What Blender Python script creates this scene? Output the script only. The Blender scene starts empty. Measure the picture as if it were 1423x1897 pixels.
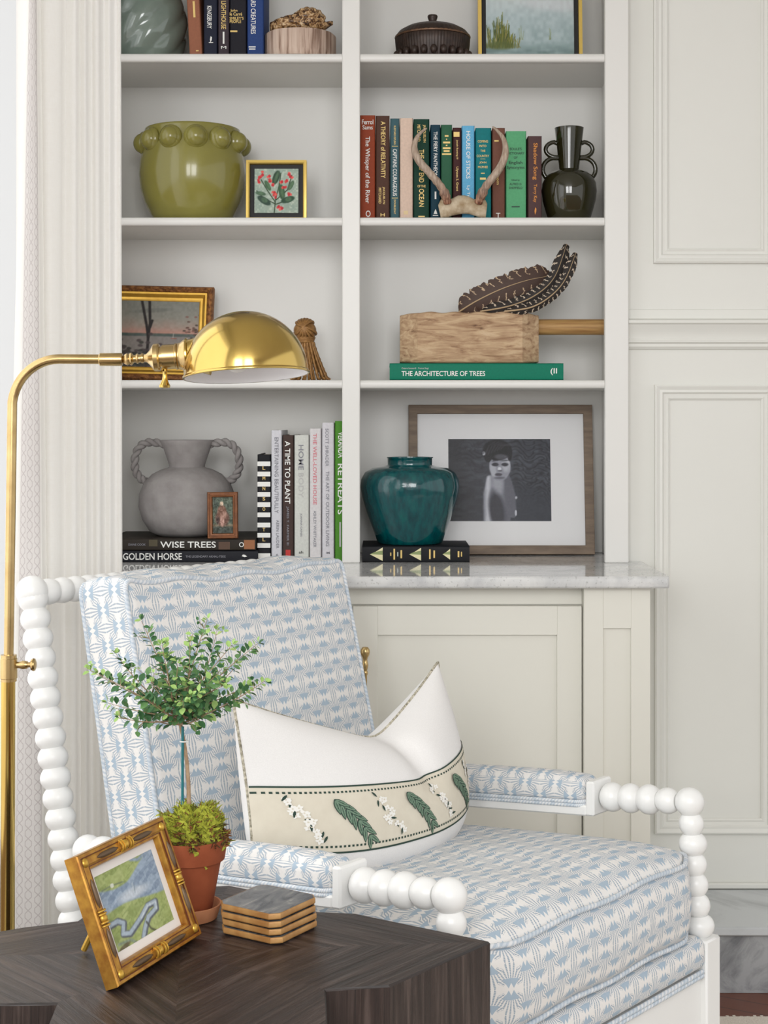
import bpy, math, random
import numpy as np
from mathutils import Vector, Matrix
random.seed(7)
S = bpy.context.scene
COL = S.collection
PI = math.pi

# ------------------------------------------------------------------ camera, light, exposure
F, CX, HY, EYE = 2800.0, 711.5, 785.0, 1.27       # focal length in px, principal point, eye height
cam = bpy.data.cameras.new('camera'); cam_o = bpy.data.objects.new('camera', cam); COL.objects.link(cam_o)
cam_o.location = (0, 0, EYE); cam_o.rotation_euler = (PI/2, 0, 0)
cam.sensor_width = 36; cam.lens = F*36/1897; cam.shift_y = -(948.5-HY)/1897
cam.clip_start = .05; cam.clip_end = 60
S.camera = cam_o
S.view_settings.view_transform = 'Standard'; S.view_settings.look = 'None'
S.view_settings.gamma = 1; S.view_settings.use_curve_mapping = False
S.view_settings.exposure = 0.24
world = bpy.data.worlds.new('World'); S.world = world; world.use_nodes = True
world.node_tree.nodes['Background'].inputs[0].default_value = (1, 1, 1, 1)
world.node_tree.nodes['Background'].inputs[1].default_value = .88

def area(name, loc, rot, sx, sy, power, col=(1, 1, 1)):
    l = bpy.data.lights.new(name, 'AREA'); l.shape = 'RECTANGLE'; l.size = sx; l.size_y = sy
    l.energy = power; l.color = col
    o = bpy.data.objects.new(name, l); COL.objects.link(o); o.location = loc; o.rotation_euler = rot
    return o
# tall windows in the wall behind the camera, and the daylight of the window on the left
area('window_daylight', (-.75, -1.0, 2.1), (PI/2-.2, 0, 0), .85, 1.35, 29)
area('window_daylight', (.35, -1.0, 2.1), (PI/2-.2, 0, 0), .85, 1.35, 29)
area('window_daylight', (-1.0, 2.1, 1.5), (PI/2, 0, -PI/2), 1.9, 2.0, 11, (1, 1, .99))

# ------------------------------------------------------------------ helpers
def X(px, d): return (px-CX)*d/F
def Z(py, d): return EYE-(py-HY)*d/F
def W(px, py, d): return Vector((X(px, d), d, Z(py, d)))
def lin(c):
    return tuple(((x/255)/12.92 if x/255 <= .04045 else ((x/255+.055)/1.055)**2.4) for x in c)

class MB:
    def __init__(s): s.v = []; s.f = []; s.m = []; s.uv = []; s.has = False
    def add(s, vs, fs, mi=0, uvs=None):
        o = len(s.v); s.v += [tuple(p) for p in vs]
        for i, f in enumerate(fs):
            s.f.append(tuple(o+k for k in f)); s.m.append(mi)
            s.uv.append(uvs[i] if uvs else None)
        if uvs: s.has = True
        return s
    def surf(s, P, cu=False, cv=False, mi=0, uv=None, flip=False):
        n, k = len(P), len(P[0]); vs = [p for r in P for p in r]; fs = []; us = []
        for i in range(n if cu else n-1):
            for j in range(k if cv else k-1):
                a, b = (i+1) % n, (j+1) % k
                q = (i*k+j, a*k+j, a*k+b, i*k+b)
                fs.append(q[::-1] if flip else q)
                if uv:
                    t = (uv(i, j), uv(i+1, j), uv(i+1, j+1), uv(i, j+1)); us.append(t[::-1] if flip else t)
        return s.add(vs, fs, mi, us or None)
    def lathe(s, prof, n=40, M=None, rmod=None, mi=0, uv=None):
        P = []
        for i in range(n):
            a = 2*PI*i/n; row = []
            for (r, z) in prof:
                rr = r*(rmod(a, z) if rmod else 1)
                p = Vector((rr*math.cos(a), rr*math.sin(a), z)); row.append(M @ p if M else p)
            P.append(row)
        L = prof[-1][1]
        return s.surf(P, cu=True, mi=mi, uv=uv)
    def tube(s, pts, r, n=10, closed=False, mi=0, cap=True, flat=1.0):
        pts = [Vector(p) for p in pts]; m = len(pts)
        rs = r if isinstance(r, (list, tuple)) else [r]*m
        T = []
        for i in range(m):
            a = pts[(i-1) % m] if (closed or i > 0) else pts[i]; b = pts[(i+1) % m] if (closed or i < m-1) else pts[i]
            t = b-a; T.append(t.normalized() if t.length > 1e-9 else Vector((0, 0, 1)))
        up = Vector((0, 0, 1)) if abs(T[0].z) < .9 else Vector((1, 0, 0))
        nrm = (up-T[0]*up.dot(T[0])).normalized(); P = []
        for i in range(m):
            nrm = (nrm-T[i]*nrm.dot(T[i])).normalized(); bn = T[i].cross(nrm)
            P.append([pts[i]+(nrm*math.cos(2*PI*k/n)+bn*math.sin(2*PI*k/n)*flat)*rs[i] for k in range(n)])
        o = len(s.v); s.surf(P, cu=closed, cv=True, mi=mi, flip=True, uv=lambda i, j: (j/n, i*.01))
        if cap and not closed:
            s.f.append(tuple(o+k for k in range(n))[::-1]); s.m.append(mi); s.uv.append(None)
            s.f.append(tuple(o+(m-1)*n+k for k in range(n))); s.m.append(mi); s.uv.append(None)
        return s
    def sphere(s, c, r, n=20, k=12, mi=0, fn=None):
        r = r if isinstance(r, (tuple, list)) else (r, r, r); P = []
        for i in range(n):
            a = 2*PI*i/n; row = []
            for j in range(k+1):
                b = -PI/2+PI*j/k
                d = Vector((math.cos(a)*math.cos(b), math.sin(a)*math.cos(b), math.sin(b)))
                q = fn(d) if fn else 1
                row.append(Vector(c)+Vector((d.x*r[0], d.y*r[1], d.z*r[2]))*q)
            P.append(row)
        return s.surf(P, cu=True, mi=mi)
    def box(s, lo, hi, b=.0, mi=0, M=None):
        c = [(lo[i]+hi[i])/2 for i in range(3)]; h = [(hi[i]-lo[i])/2 for i in range(3)]
        b = min(b, *(x*.9 for x in h))
        if b <= 0:
            vs = [Vector((c[0]+sx*h[0], c[1]+sy*h[1], c[2]+sz*h[2])) for sx in (-1, 1) for sy in (-1, 1) for sz in (-1, 1)]
            if M: vs = [M @ v for v in vs]
            return s.add(vs, [(0, 1, 3, 2), (4, 6, 7, 5), (0, 4, 5, 1), (2, 3, 7, 6), (0, 2, 6, 4), (1, 5, 7, 3)], mi)
        vs = []; idx = {}
        for sx in (-1, 1):
            for sy in (-1, 1):
                for sz in (-1, 1):
                    sg = (sx, sy, sz)
                    for ax in range(3):
                        p = [c[i]+sg[i]*(h[i]-(0 if i == ax else b)) for i in range(3)]
                        idx[(sg, ax)] = len(vs); vs.append(Vector(p))
        if M: vs = [M @ v for v in vs]
        fs = []
        def face(keys, outward):
            q = [idx[k] for k in keys]
            a, bb, cc = (vs[q[0]], vs[q[1]], vs[q[2]])
            nn = (bb-a).cross(cc-bb); out = Vector(outward)
            if M: out = M.to_3x3() @ out
            fs.append(tuple(q if nn.dot(out) > 0 else q[::-1]))
        for ax in range(3):
            o1, o2 = [i for i in range(3) if i != ax]
            for sg in (-1, 1):
                ks = []
                for (u, w) in ((-1, -1), (1, -1), (1, 1), (-1, 1)):
                    k = [0, 0, 0]; k[ax] = sg; k[o1] = u; k[o2] = w; ks.append((tuple(k), ax))
                out = [0, 0, 0]; out[ax] = sg; face(ks, out)
            for u in (-1, 1):
                for w in (-1, 1):
                    ks = []
                    for (t, a2) in ((-1, o1), (1, o1), (1, o2), (-1, o2)):
                        k = [0, 0, 0]; k[ax] = t; k[o1] = u; k[o2] = w; ks.append((tuple(k), a2))
                    out = [0, 0, 0]; out[o1] = u; out[o2] = w; face(ks, out)
        for sx in (-1, 1):
            for sy in (-1, 1):
                for sz in (-1, 1):
                    face([((sx, sy, sz), i) for i in range(3)], (sx, sy, sz))
        return s.add(vs, fs, mi)
    def rect_sweep(s, x0, x1, z0, z1, prof, mi=0):
        """mitred moulding round a rectangle facing -Y; prof = (inset from outer edge, y)"""
        P = []
        for (sx, sz) in ((0, 0), (1, 0), (1, 1), (0, 1)):
            P.append([Vector((x0+o if sx == 0 else x1-o, y, z0+o if sz == 0 else z1-o)) for (o, y) in prof])
        return s.surf(P, cu=True, mi=mi)
    def build(s, name, mats, parent=None, smooth=38, kind=None):
        me = bpy.data.meshes.new(name); me.from_pydata(s.v, [], s.f)
        for m in (mats if isinstance(mats, (list, tuple)) else [mats]): me.materials.append(m)
        me.polygons.foreach_set('material_index', s.m)
        if s.has:
            ul = me.uv_layers.new(name='UVMap'); flat = []
            for f, u in zip(s.f, s.uv):
                for k in range(len(f)): flat += list(u[k]) if u else [0, 0]
            ul.data.foreach_set('uv', flat)
        if smooth:
            me.polygons.foreach_set('use_smooth', [True]*len(s.f))
            me.set_sharp_from_angle(angle=math.radians(smooth))
        me.update()
        o = bpy.data.objects.new(name, me); COL.objects.link(o)
        if parent: o.parent = parent
        if kind: o['kind'] = kind
        return o

def thing(name, label, cat, loc=(0, 0, 0), rot=(0, 0, 0), group=None):
    o = bpy.data.objects.new(name, None); COL.objects.link(o); o.empty_display_size = .05
    o.location = loc; o.rotation_euler = rot
    return tag(o, label, cat, group)
def tag(o, label, cat, group=None):
    o['label'] = label; o['category'] = cat
    if group: o['group'] = group
    return o
def struct(name, mb, mats, smooth=38): return mb.build(name, mats, None, smooth, 'structure')

# ------------------------------------------------------------------ node helpers
class E:
    nt = None
    def __init__(s, k): s.k = k
    @staticmethod
    def op(o, *a, clamp=False):
        n = E.nt.nodes.new('ShaderNodeMath'); n.operation = o; n.use_clamp = clamp
        for i, x in enumerate(a):
            if isinstance(x, E): E.nt.links.new(x.k, n.inputs[i])
            else: n.inputs[i].default_value = x
        return E(n.outputs[0])
    def __add__(s, o): return E.op('ADD', s, o)
    def __radd__(s, o): return E.op('ADD', o, s)
    def __sub__(s, o): return E.op('SUBTRACT', s, o)
    def __rsub__(s, o): return E.op('SUBTRACT', o, s)
    def __mul__(s, o): return E.op('MULTIPLY', s, o)
    def __rmul__(s, o): return E.op('MULTIPLY', o, s)
    def __truediv__(s, o): return E.op('DIVIDE', s, o)
    def __lt__(s, o): return E.op('LESS_THAN', s, o)
    def __gt__(s, o): return E.op('GREATER_THAN', s, o)
    def abs(s): return E.op('ABSOLUTE', s)
    def fract(s): return E.op('FRACT', s)
    def sin(s): return E.op('SINE', s)
    def max(s, o): return E.op('MAXIMUM', s, o)
    def min(s, o): return E.op('MINIMUM', s, o)

def new_mat(name):
    m = bpy.data.materials.new(name); m.use_nodes = True
    nt = m.node_tree; b = nt.nodes['Principled BSDF']; E.nt = nt
    return m, nt, b
def setc(nt, inp, v):
    if isinstance(v, E): nt.links.new(v.k, inp)
    elif hasattr(v, 'is_output'): nt.links.new(v, inp)
    else: inp.default_value = (*lin(v), 1) if len(v) == 3 else v
def mix(nt, f, a, b):
    n = nt.nodes.new('ShaderNodeMix'); n.data_type = 'RGBA'
    if isinstance(f, E): nt.links.new(f.k, n.inputs[0])
    elif hasattr(f, 'is_output'): nt.links.new(f, n.inputs[0])
    else: n.inputs[0].default_value = f
    setc(nt, n.inputs[6], a); setc(nt, n.inputs[7], b); return n.outputs[2]
def coords(nt, kind='Object', scale=(1, 1, 1), rot=(0, 0, 0)):
    t = nt.nodes.new('ShaderNodeTexCoord'); mp = nt.nodes.new('ShaderNodeMapping')
    mp.inputs[3].default_value = scale; mp.inputs[2].default_value = rot
    nt.links.new(t.outputs[kind], mp.inputs[0]); return mp.outputs[0]
def noise(nt, vec, scale, detail=4, rough=.55, dist=0):
    n = nt.nodes.new('ShaderNodeTexNoise'); n.inputs['Scale'].default_value = scale
    n.inputs['Detail'].default_value = detail; n.inputs['Roughness'].default_value = rough
    n.inputs['Distortion'].default_value = dist
    nt.links.new(vec, n.inputs['Vector']); return n.outputs[0]
def ramp(nt, f, stops):
    n = nt.nodes.new('ShaderNodeValToRGB'); r = n.color_ramp
    while len(r.elements) < len(stops): r.elements.new(.5)
    for e, (p, c) in zip(r.elements, stops): e.position = p; e.color = (*lin(c), 1)
    nt.links.new(f.k if isinstance(f, E) else f, n.inputs[0]); return n.outputs[0]
def bump(nt, b, h, strength=.3, dist=.002):
    n = nt.nodes.new('ShaderNodeBump'); n.inputs['Strength'].default_value = strength
    n.inputs['Distance'].default_value = dist
    nt.links.new(h.k if isinstance(h, E) else h, n.inputs['Height']); nt.links.new(n.outputs[0], b.inputs['Normal'])
def M_(name, col, rough=.5, metal=0, var=None, vscale=20, vsc=(1, 1, 1), bmp=0, bdist=.002, coat=0, bscale=None, detail=5, spec=.5):
    m, nt, b = new_mat(name)
    b.inputs['Roughness'].default_value = rough; b.inputs['Metallic'].default_value = metal
    b.inputs['Coat Weight'].default_value = coat; b.inputs['Coat Roughness'].default_value = .05
    b.inputs['Specular IOR Level'].default_value = spec
    if var:
        n = noise(nt, coords(nt, 'Object', vsc), vscale, detail)
        nt.links.new(ramp(nt, n, [(.3, var), (.7, col)]), b.inputs['Base Color'])
    else: b.inputs['Base Color'].default_value = (*lin(col), 1)
    if bmp:
        n2 = noise(nt, coords(nt, 'Object', vsc), bscale or vscale, detail); bump(nt, b, n2, bmp, bdist)
    return m
def col_attr_mat(name, rough=.5, coat=0, bmp=0):
    m, nt, b = new_mat(name); b.inputs['Specular IOR Level'].default_value = .25; a = nt.nodes.new('ShaderNodeAttribute'); a.attribute_name = 'Col'
    nt.links.new(a.outputs[0], b.inputs['Base Color']); b.inputs['Roughness'].default_value = rough
    b.inputs['Coat Weight'].default_value = coat
    if bmp: bump(nt, b, noise(nt, coords(nt, 'Object', (1, 1, 1)), 300, 3), bmp, .0008)
    return m

# ------------------------------------------------------------------ materials
PAINT = M_('white_trim_paint', (224, 223, 219), .38, var=(221, 220, 216), vscale=3)
WALLP = M_('wall_paint', (224, 224, 218), .5, var=(221, 221, 215), vscale=2)
CABP = M_('cabinet_paint', (223, 221, 211), .42, var=(220, 218, 208), vscale=2)
SPOOL = M_('white_spool_paint', (236, 236, 234), .28)
BRASS = M_('brushed_brass', (208, 178, 104), .15, 1, var=(196, 166, 92), vscale=9)
BRASSD = M_('aged_brass', (206, 180, 128), .26, 1, var=(186, 158, 108), vscale=30)
WHITEENAMEL = M_('white_enamel', (250, 250, 252), .4)
PAGE = M_('paper_pages', (222, 214, 196), .8)
GOLDTXT = M_('gold_lettering', (214, 184, 112), .45, .2)
WHITETXT = M_('white_lettering', (232, 232, 228), .55)
BLACKTXT = M_('black_lettering', (38, 38, 40), .55)
GREYTXT = M_('grey_lettering', (128, 128, 136), .55)
PALETXT = M_('pale_grey_lettering', (182, 182, 180), .55)
PINKTXT = M_('pink_lettering', (206, 120, 130), .55)
ORANGETXT = M_('orange_lettering', (214, 136, 40), .5)
SILVTXT = M_('silver_lettering', (186, 196, 190), .5)
GREENTXT = M_('dark_green_lettering', (26, 62, 46), .55)

def marble(name, base, vein, dark, rough=.09, scale=6, speck=True):
    m, nt, b = new_mat(name); c = coords(nt)
    n1 = noise(nt, c, scale, 8, .65, 1.2); n2 = noise(nt, c, 140, 3, .6)
    a = ramp(nt, n1, [(.36, vein), (.58, base)])
    if speck:
        f = E.op('MULTIPLY', E(n2) > .62, .55); a = mix(nt, f, a, dark)
    nt.links.new(a, b.inputs['Base Color']); b.inputs['Roughness'].default_value = rough
    return m
COUNTER = marble('grey_white_marble', (216, 216, 214), (186, 187, 188), (158, 158, 156), .06, 5)
HEARTHM = marble('grey_hearth_marble', (196, 199, 201), (150, 153, 156), (150, 150, 150), .3, 4, False)
HEARTHD = marble('dark_hearth_marble', (168, 170, 172), (112, 114, 118), (100, 100, 100), .3, 9, False)

def floor_mat():
    m, nt, b = new_mat('brown_oak_floor')
    c = coords(nt, 'Object', (1, 1, 1), (0, 0, .5))
    br = nt.nodes.new('ShaderNodeTexBrick'); nt.links.new(c, br.inputs[0])
    br.inputs['Color1'].default_value = (*lin((124, 70, 46)), 1); br.inputs['Color2'].default_value = (*lin((98, 52, 34)), 1)
    br.inputs['Mortar'].default_value = (*lin((52, 26, 18)), 1); br.inputs['Scale'].default_value = 1
    br.inputs['Mortar Size'].default_value = .0015; br.inputs['Brick Width'].default_value = .8; br.inputs['Row Height'].default_value = .06
    g = noise(nt, coords(nt, 'Object', (6, 90, 1), (0, 0, .5)), 4, 5)
    nt.links.new(mix(nt, E(g)*.5, br.outputs[0], (70, 36, 24)), b.inputs['Base Color']); b.inputs['Roughness'].default_value = .3
    return m
FLOORM = floor_mat()
RUGM = M_('cream_wool', (222, 214, 203), .95, var=(204, 194, 182), vscale=260, bmp=.6, bdist=.004)

def fabric(name='blue_white_ikat', cw=.057, ch=.073):
    m, nt, b = new_mat(name)
    tc = nt.nodes.new('ShaderNodeTexCoord'); sep = nt.nodes.new('ShaderNodeSeparateXYZ')
    nt.links.new(tc.outputs['UV'], sep.inputs[0]); u, v = E(sep.outputs[0]), E(sep.outputs[1])
    wob = noise(nt, tc.outputs['UV'], 90, 2)
    u = u+(E(wob)-.5)*.0006
    def cell(du, dv):
        x = ((u/cw+du).fract()-.5)*5.5; y = ((v/ch+dv).fract()-.5)*7.0
        a, bb = x.abs(), y.abs()
        r = E.op('SQRT', a*a+bb*bb); th = E.op('ARCTAN2', x, bb)
        dia = (a/.46+bb/.85) < 1.0
        inwedge = a < (bb*.66+.30)
        patch = (bb < (1.50-.12*a))*inwedge*(bb > .10)
        stripe = ((th*16.0).sin()).abs() < (.92-.10*r)
        dash = ((bb*4.6).fract()) < .8
        ray = stripe*dash*(th.abs() < 1.15)*(r < (3.75-.5*th.abs()))*(r > 1.1)
        return patch*(1-dia), ray, x*x*3.2+y*y
    p1, r1, q1 = cell(0, 0); p2, r2, q2 = cell(.5, .5)
    near = q1 < q2
    p = p1*near+p2*(1-near); r = r1*near+r2*(1-near)
    weave = (((u*700.0).sin()*(v*700.0).sin())+1)*.5
    wn = noise(nt, tc.outputs['UV'], 60, 3)
    base = mix(nt, E(wn), (233, 231, 228), (226, 223, 220))
    blue = mix(nt, E(wn), (160, 178, 194), (175, 190, 203))
    c = mix(nt, r*.9, base, (140, 158, 175)); c = mix(nt, p, c, blue)
    nt.links.new(c, b.inputs['Base Color']); b.inputs['Roughness'].default_value = .9
    b.inputs['Specular IOR Level'].default_value = .2
    bump(nt, b, weave, .18, .0006)
    return m
FAB = fabric()
FABARM = fabric('blue_white_ikat_arm', .056, .066)
def welt_mat():
    m, nt, b = new_mat('woven_welt')
    tc = nt.nodes.new('ShaderNodeTexCoord'); sep = nt.nodes.new('ShaderNodeSeparateXYZ')
    nt.links.new(tc.outputs['UV'], sep.inputs[0])
    n = noise(nt, coords(nt, 'Object'), 55, 2)
    s1 = ((E(sep.outputs[1])*900.0+E(sep.outputs[0])*12.56).sin() > .1)
    c = mix(nt, s1*.5, mix(nt, (E(n) > .5)*.5, (222, 224, 226), (176, 192, 206)), (158, 176, 194))
    nt.links.new(c, b.inputs['Base Color']); b.inputs['Roughness'].default_value = .9
    return m
WELT = welt_mat()

# ------------------------------------------------------------------ text
_tc = {}
def text_mesh(s, off=0.0):
    k = (s, off)
    if k in _tc: return _tc[k]
    cu = bpy.data.curves.new('lettering', 'FONT'); cu.body = s; cu.size = 1; cu.offset = off; cu.resolution_u = 3
    o = bpy.data.objects.new('lettering', cu); COL.objects.link(o)
    bpy.context.view_layer.update()
    dg = bpy.context.evaluated_depsgraph_get()
    me = bpy.data.meshes.new_from_object(o.evaluated_get(dg))
    vs = np.array([v.co[:2] for v in me.vertices]) if len(me.vertices) else np.zeros((1, 2))
    fs = [tuple(p.vertices) for p in me.polygons]
    bpy.data.objects.remove(o); bpy.data.curves.remove(cu); bpy.data.meshes.remove(me)
    lo, hi = vs.min(0), vs.max(0); vs = (vs-(lo+hi)/2)
    _tc[k] = (vs, fs, hi-lo); return _tc[k]
def add_text(mb, s, cx, cz, L, H, mode='down', y=-.0007, mi=0, off=.0):
    vs, fs, sz = text_mesh(s, off)
    kx = L/max(sz[0], 1e-6); ky = H/max(sz[1], 1e-6)
    if mode == 'down': P = [(cx+b*ky, y, cz-a*kx) for a, b in vs]
    else: P = [(cx+a*kx, y, cz+b*ky) for a, b in vs]
    mb.add(P, fs, mi)

# ------------------------------------------------------------------ artwork (flat paintings and prints)
def vnoise(u, v, sx, sy, seed=0):
    r = np.random.default_rng(seed); g = r.random((int(sy)+3, int(sx)+3))
    x = np.clip(u, 0, 1)*sx; y = np.clip(v, 0, 1)*sy; i = x.astype(int); j = y.astype(int); a = x-i; b = y-j
    a = a*a*(3-2*a); b = b*b*(3-2*b)
    return (g[j, i]*(1-a)+g[j, i+1]*a)*(1-b)+(g[j+1, i]*(1-a)+g[j+1, i+1]*a)*b
def put(img, m, c):
    m = np.clip(m, 0, 1)[..., None]; return img*(1-m)+np.array(c, float)*m
def soft(d, w): return np.clip(.5-d/w, 0, 1)
def ell(u, v, cx, cy, rx, ry, rot=0, w=.15):
    x, y = u-cx, v-cy; c, s_ = math.cos(rot), math.sin(rot)
    return soft(np.hypot((x*c+y*s_)/rx, (-x*s_+y*c)/ry)-1, w)
def seg(u, v, x0, y0, x1, y1, w, sf=.01):
    dx, dy = x1-x0, y1-y0; t = np.clip(((u-x0)*dx+(v-y0)*dy)/(dx*dx+dy*dy+1e-9), 0, 1)
    return soft(np.hypot(u-x0-t*dx, v-y0-t*dy)-w, sf)
def pline(u, v, pts, w, sf=.012):
    m = 0*u
    for (a, b), (c, d) in zip(pts[:-1], pts[1:]): m = np.maximum(m, seg(u, v, a, b, c, d, w, sf))
    return m
def canvas(name, w, h, fn, mat, parent, x0=None, z0=0, y=0, nu=110, nv=90, wobble=0):
    x0 = -w/2 if x0 is None else x0
    uu, vv = np.meshgrid(np.linspace(0, 1, nu), np.linspace(0, 1, nv))
    img = np.clip(fn(uu, vv), 0, 255)/255
    l = np.where(img <= .04045, img/12.92, ((img+.055)/1.055)**2.4)
    mb = MB(); P = [[(x0+w*uu[j, i], y, z0+h*vv[j, i]) for j in range(nv)] for i in range(nu)]
    mb.surf(P)
    n0 = len(mb.v)
    e = .002
    mb.add([(x0, y+e, z0), (x0+w, y+e, z0), (x0+w, y+e, z0+h), (x0, y+e, z0+h)], [(0, 3, 2, 1)])
    o = mb.build(name, mat, parent, 0)
    ca = o.data.color_attributes.new('Col', 'FLOAT_COLOR', 'POINT')
    arr = np.ones((len(mb.v), 4)); arr[:n0, :3] = l.transpose(1, 0, 2).reshape(-1, 3); arr[n0:, :3] = .3
    ca.data.foreach_set('color', arr.astype(np.float32).ravel())
    return o
ART = col_attr_mat('painted_canvas', .55, bmp=.25)
PRINT = col_attr_mat('photographic_print', .4)
def glass_mat(nm='clear_glass', ior=1.45):
    m = bpy.data.materials.new(nm); m.use_nodes = True; nt = m.node_tree
    for n in list(nt.nodes): nt.nodes.remove(n)
    o = nt.nodes.new('ShaderNodeOutputMaterial'); t = nt.nodes.new('ShaderNodeBsdfTransparent'); g = nt.nodes.new('ShaderNodeBsdfGlossy')
    g.inputs['Roughness'].default_value = .02; f = nt.nodes.new('ShaderNodeLayerWeight'); f.inputs[0].default_value = .5
    E.nt = nt; f0 = ((ior-1)/(ior+1))**2; fr = E.op('POWER', E(f.outputs[1]), 5.0)*(1-f0)+f0
    x = nt.nodes.new('ShaderNodeMixShader'); nt.links.new(fr.k, x.inputs[0]); nt.links.new(t.outputs[0], x.inputs[1])
    nt.links.new(g.outputs[0], x.inputs[2]); nt.links.new(x.outputs[0], o.inputs[0]); return m
GLASS = glass_mat(); CLEARG = glass_mat('museum_glass', 1.045)

# ================================================================== ROOM
YF, YB = 3.60, 3.885            # bookcase front and back
YW = 3.64                       # panelled wall on the right
YC = 3.282                      # counter front
XL = -.82                       # left wall
mb = MB(); mb.box((-5, -7, -.05), (6, 4.0, 0)); struct('floor', mb, FLOORM, 0)
mb = MB(); mb.box((XL-.1, -2.2, 2.78), (2.6, 4.0, 2.85)); struct('ceiling', mb, WALLP, 0)
mb = MB(); mb.box((XL-.1, YB+.02, 0), (2.6, YB+.1, 2.8)); struct('wall_back', mb, WALLP, 0)
wy0, wy1, wz0, wz1 = 1.25, 3.875, .25, 2.6
mb = MB()
mb.box((XL-.1, .2, 0), (XL, wy0, 2.8)); mb.box((XL-.1, wy1, 0), (XL, YB+.1, 2.8))
mb.box((XL-.1, wy0, 0), (XL, wy1, wz0)); mb.box((XL-.1, wy0, wz1), (XL, wy1, 2.8))
struct('wall_left', mb, WALLP, 0)
wn = bpy.data.objects.new('window_1', None); COL.objects.link(wn); wn.location = (XL, (wy0+wy1)/2, wz0); wn['kind'] = 'structure'
mb = MB(); yy0, yy1 = wy0-wn.location.y, wy1-wn.location.y; hh = wz1-wz0
for a, b2, c, d in ((yy0, yy0+.05, 0, hh), (yy1-.03, yy1, 0, hh), (yy0, yy1, 0, .05), (yy0, yy1, hh-.05, hh), (-.15, -.11, 0, hh)):
    mb.box((-.08, a, c), (-.02, b2, d), .004)
mb.build('window_frame', PAINT, wn)
mb = MB(); mb.add([(-.05, yy0+.01, .01), (-.05, yy1-.01, .01), (-.05, yy1-.01, hh-.01), (-.05, yy0+.01, hh-.01)], [(0, 1, 2, 3)]); mb.build('window_pane', GLASS, wn, 0)
mb = MB(); mb.box((.583, YW, 0), (2.6, YB+.02, 2.8)); struct('wall_right', mb, WALLP, 0)

# picture-frame mouldings and chair rail on the panelled wall
def mould(name, px0, px1, pt, pb):
    d = YW; mb = MB(); s = d/F
    prof = [(0, 0), (0, -.012), (.004, -.014), (.012, -.010), (.018, -.011), (.022, -.006), (.028, -.005), (.032, -.007), (.036, -.004), (.036, 0)]
    prof = [(o, YW+y) for o, y in prof]
    mb.rect_sweep(X(px0, d), X(px1, d), Z(pb, d), Z(pt, d) if pt is not None else 2.5, prof)
    return struct(name, mb, WALLP, 25)
mould('trim_1', 1210, 1437, None, 488); mould('trim_2', 1212, 1437, 713, 1543)
mould('trim_3', 1475, 1700, None, 488); mould('trim_4', 1475, 1700, 713, 1543)
mb = MB(); d = YW-.03
prof = [(0, 573), (-.006, 574), (-.006, 590), (-.034, 593), (-.036, 598), (-.030, 601), (-.028, 604), (-.021, 612), (-.017, 622), (-.016, 627), (-.019, 630), (-.018, 634), (-.012, 637), (-.012, 642), (-.006, 647), (0, 648)]
mb.surf([[(x, YW+o, Z(p, YW+o)) for o, p in prof] for x in (.584, 2.6)])
struct('trim_5', mb, WALLP, 25)
mb = MB(); zb = Z(1648, YW)
mb.box((.584, YW-.012, .152), (2.6, YW, Z(1634, YW)), .003); struct('baseboard_right', mb, WALLP, 0)

# marble hearth
h = thing('marble_hearth', 'raised grey marble hearth along the foot of the panelled wall', 'hearth', (1.4, 3.5, 0))
mb = MB(); mb.box((-.78, -.145, .131), (1.1, .128, .152), .004); mb.build('slab', HEARTHM, h)
mb = MB(); mb.box((-.77, -.130, .0), (1.1, .128, .1305), .001); mb.build('riser', HEARTHD, h, 0)

# rug
mb = MB(); mb.box((-.75, .6, .0), (1.9, 3.215, .011), .004)
for i in range(180):
    x = -.74+i*.0147; mb.box((x, 3.213, .0005), (x+.006, 3.228+.004*math.sin(i*1.7), .006))
o = mb.build('rug', RUGM); tag(o, 'cream woven rug with a short fringe on the wooden floor', 'rug')

# ================================================================== BUILT-IN BOOKCASE
zc = Z(1043, YF)                     # counter top
sh = [Z(98, YF), Z(402, YF), Z(704, YF)]
bk = thing('built_in_bookcase', 'white painted built-in bookcase standing on the marble counter', 'bookcase', (-.08, 3.74, zc))
bx, by = -.08, 3.74
TOP = 2.72
def bb(mb, x0, y0, z0, x1, y1, z1, b=.0015): return mb.box((x0-bx, y0-by, z0-zc), (x1-bx, y1-by, z1-zc), b)
xl = [X(137, YF), X(181, YF), X(634, YF), X(667, YF), X(1121, YF), X(1165, YF)]
pR = X(1147, YF); pL = xl[1]-.033
bb(MB(), pL-.02, YB, zc, pR+.02, YB+.015, TOP).build('back_panel', PAINT, bk, 0)
for a, c in ((xl[0], xl[1]), (xl[2], xl[3]), (xl[4], xl[5])):
    bb(MB(), a, YF, zc, c, YF+.02, TOP, .002).build('stile', PAINT, bk, 0)
bb(MB(), pL-.02, YF+.02, zc, pL, YB, TOP).build('side_panel', PAINT, bk, 0)
bb(MB(), pR, YF+.02, zc, pR+.022, YB, TOP).build('side_panel', PAINT, bk, 0)
mid = (xl[2]+xl[3])/2
bb(MB(), mid-.01, YF+.02, zc, mid+.01, YB, TOP).build('divider', PAINT, bk, 0)
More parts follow.
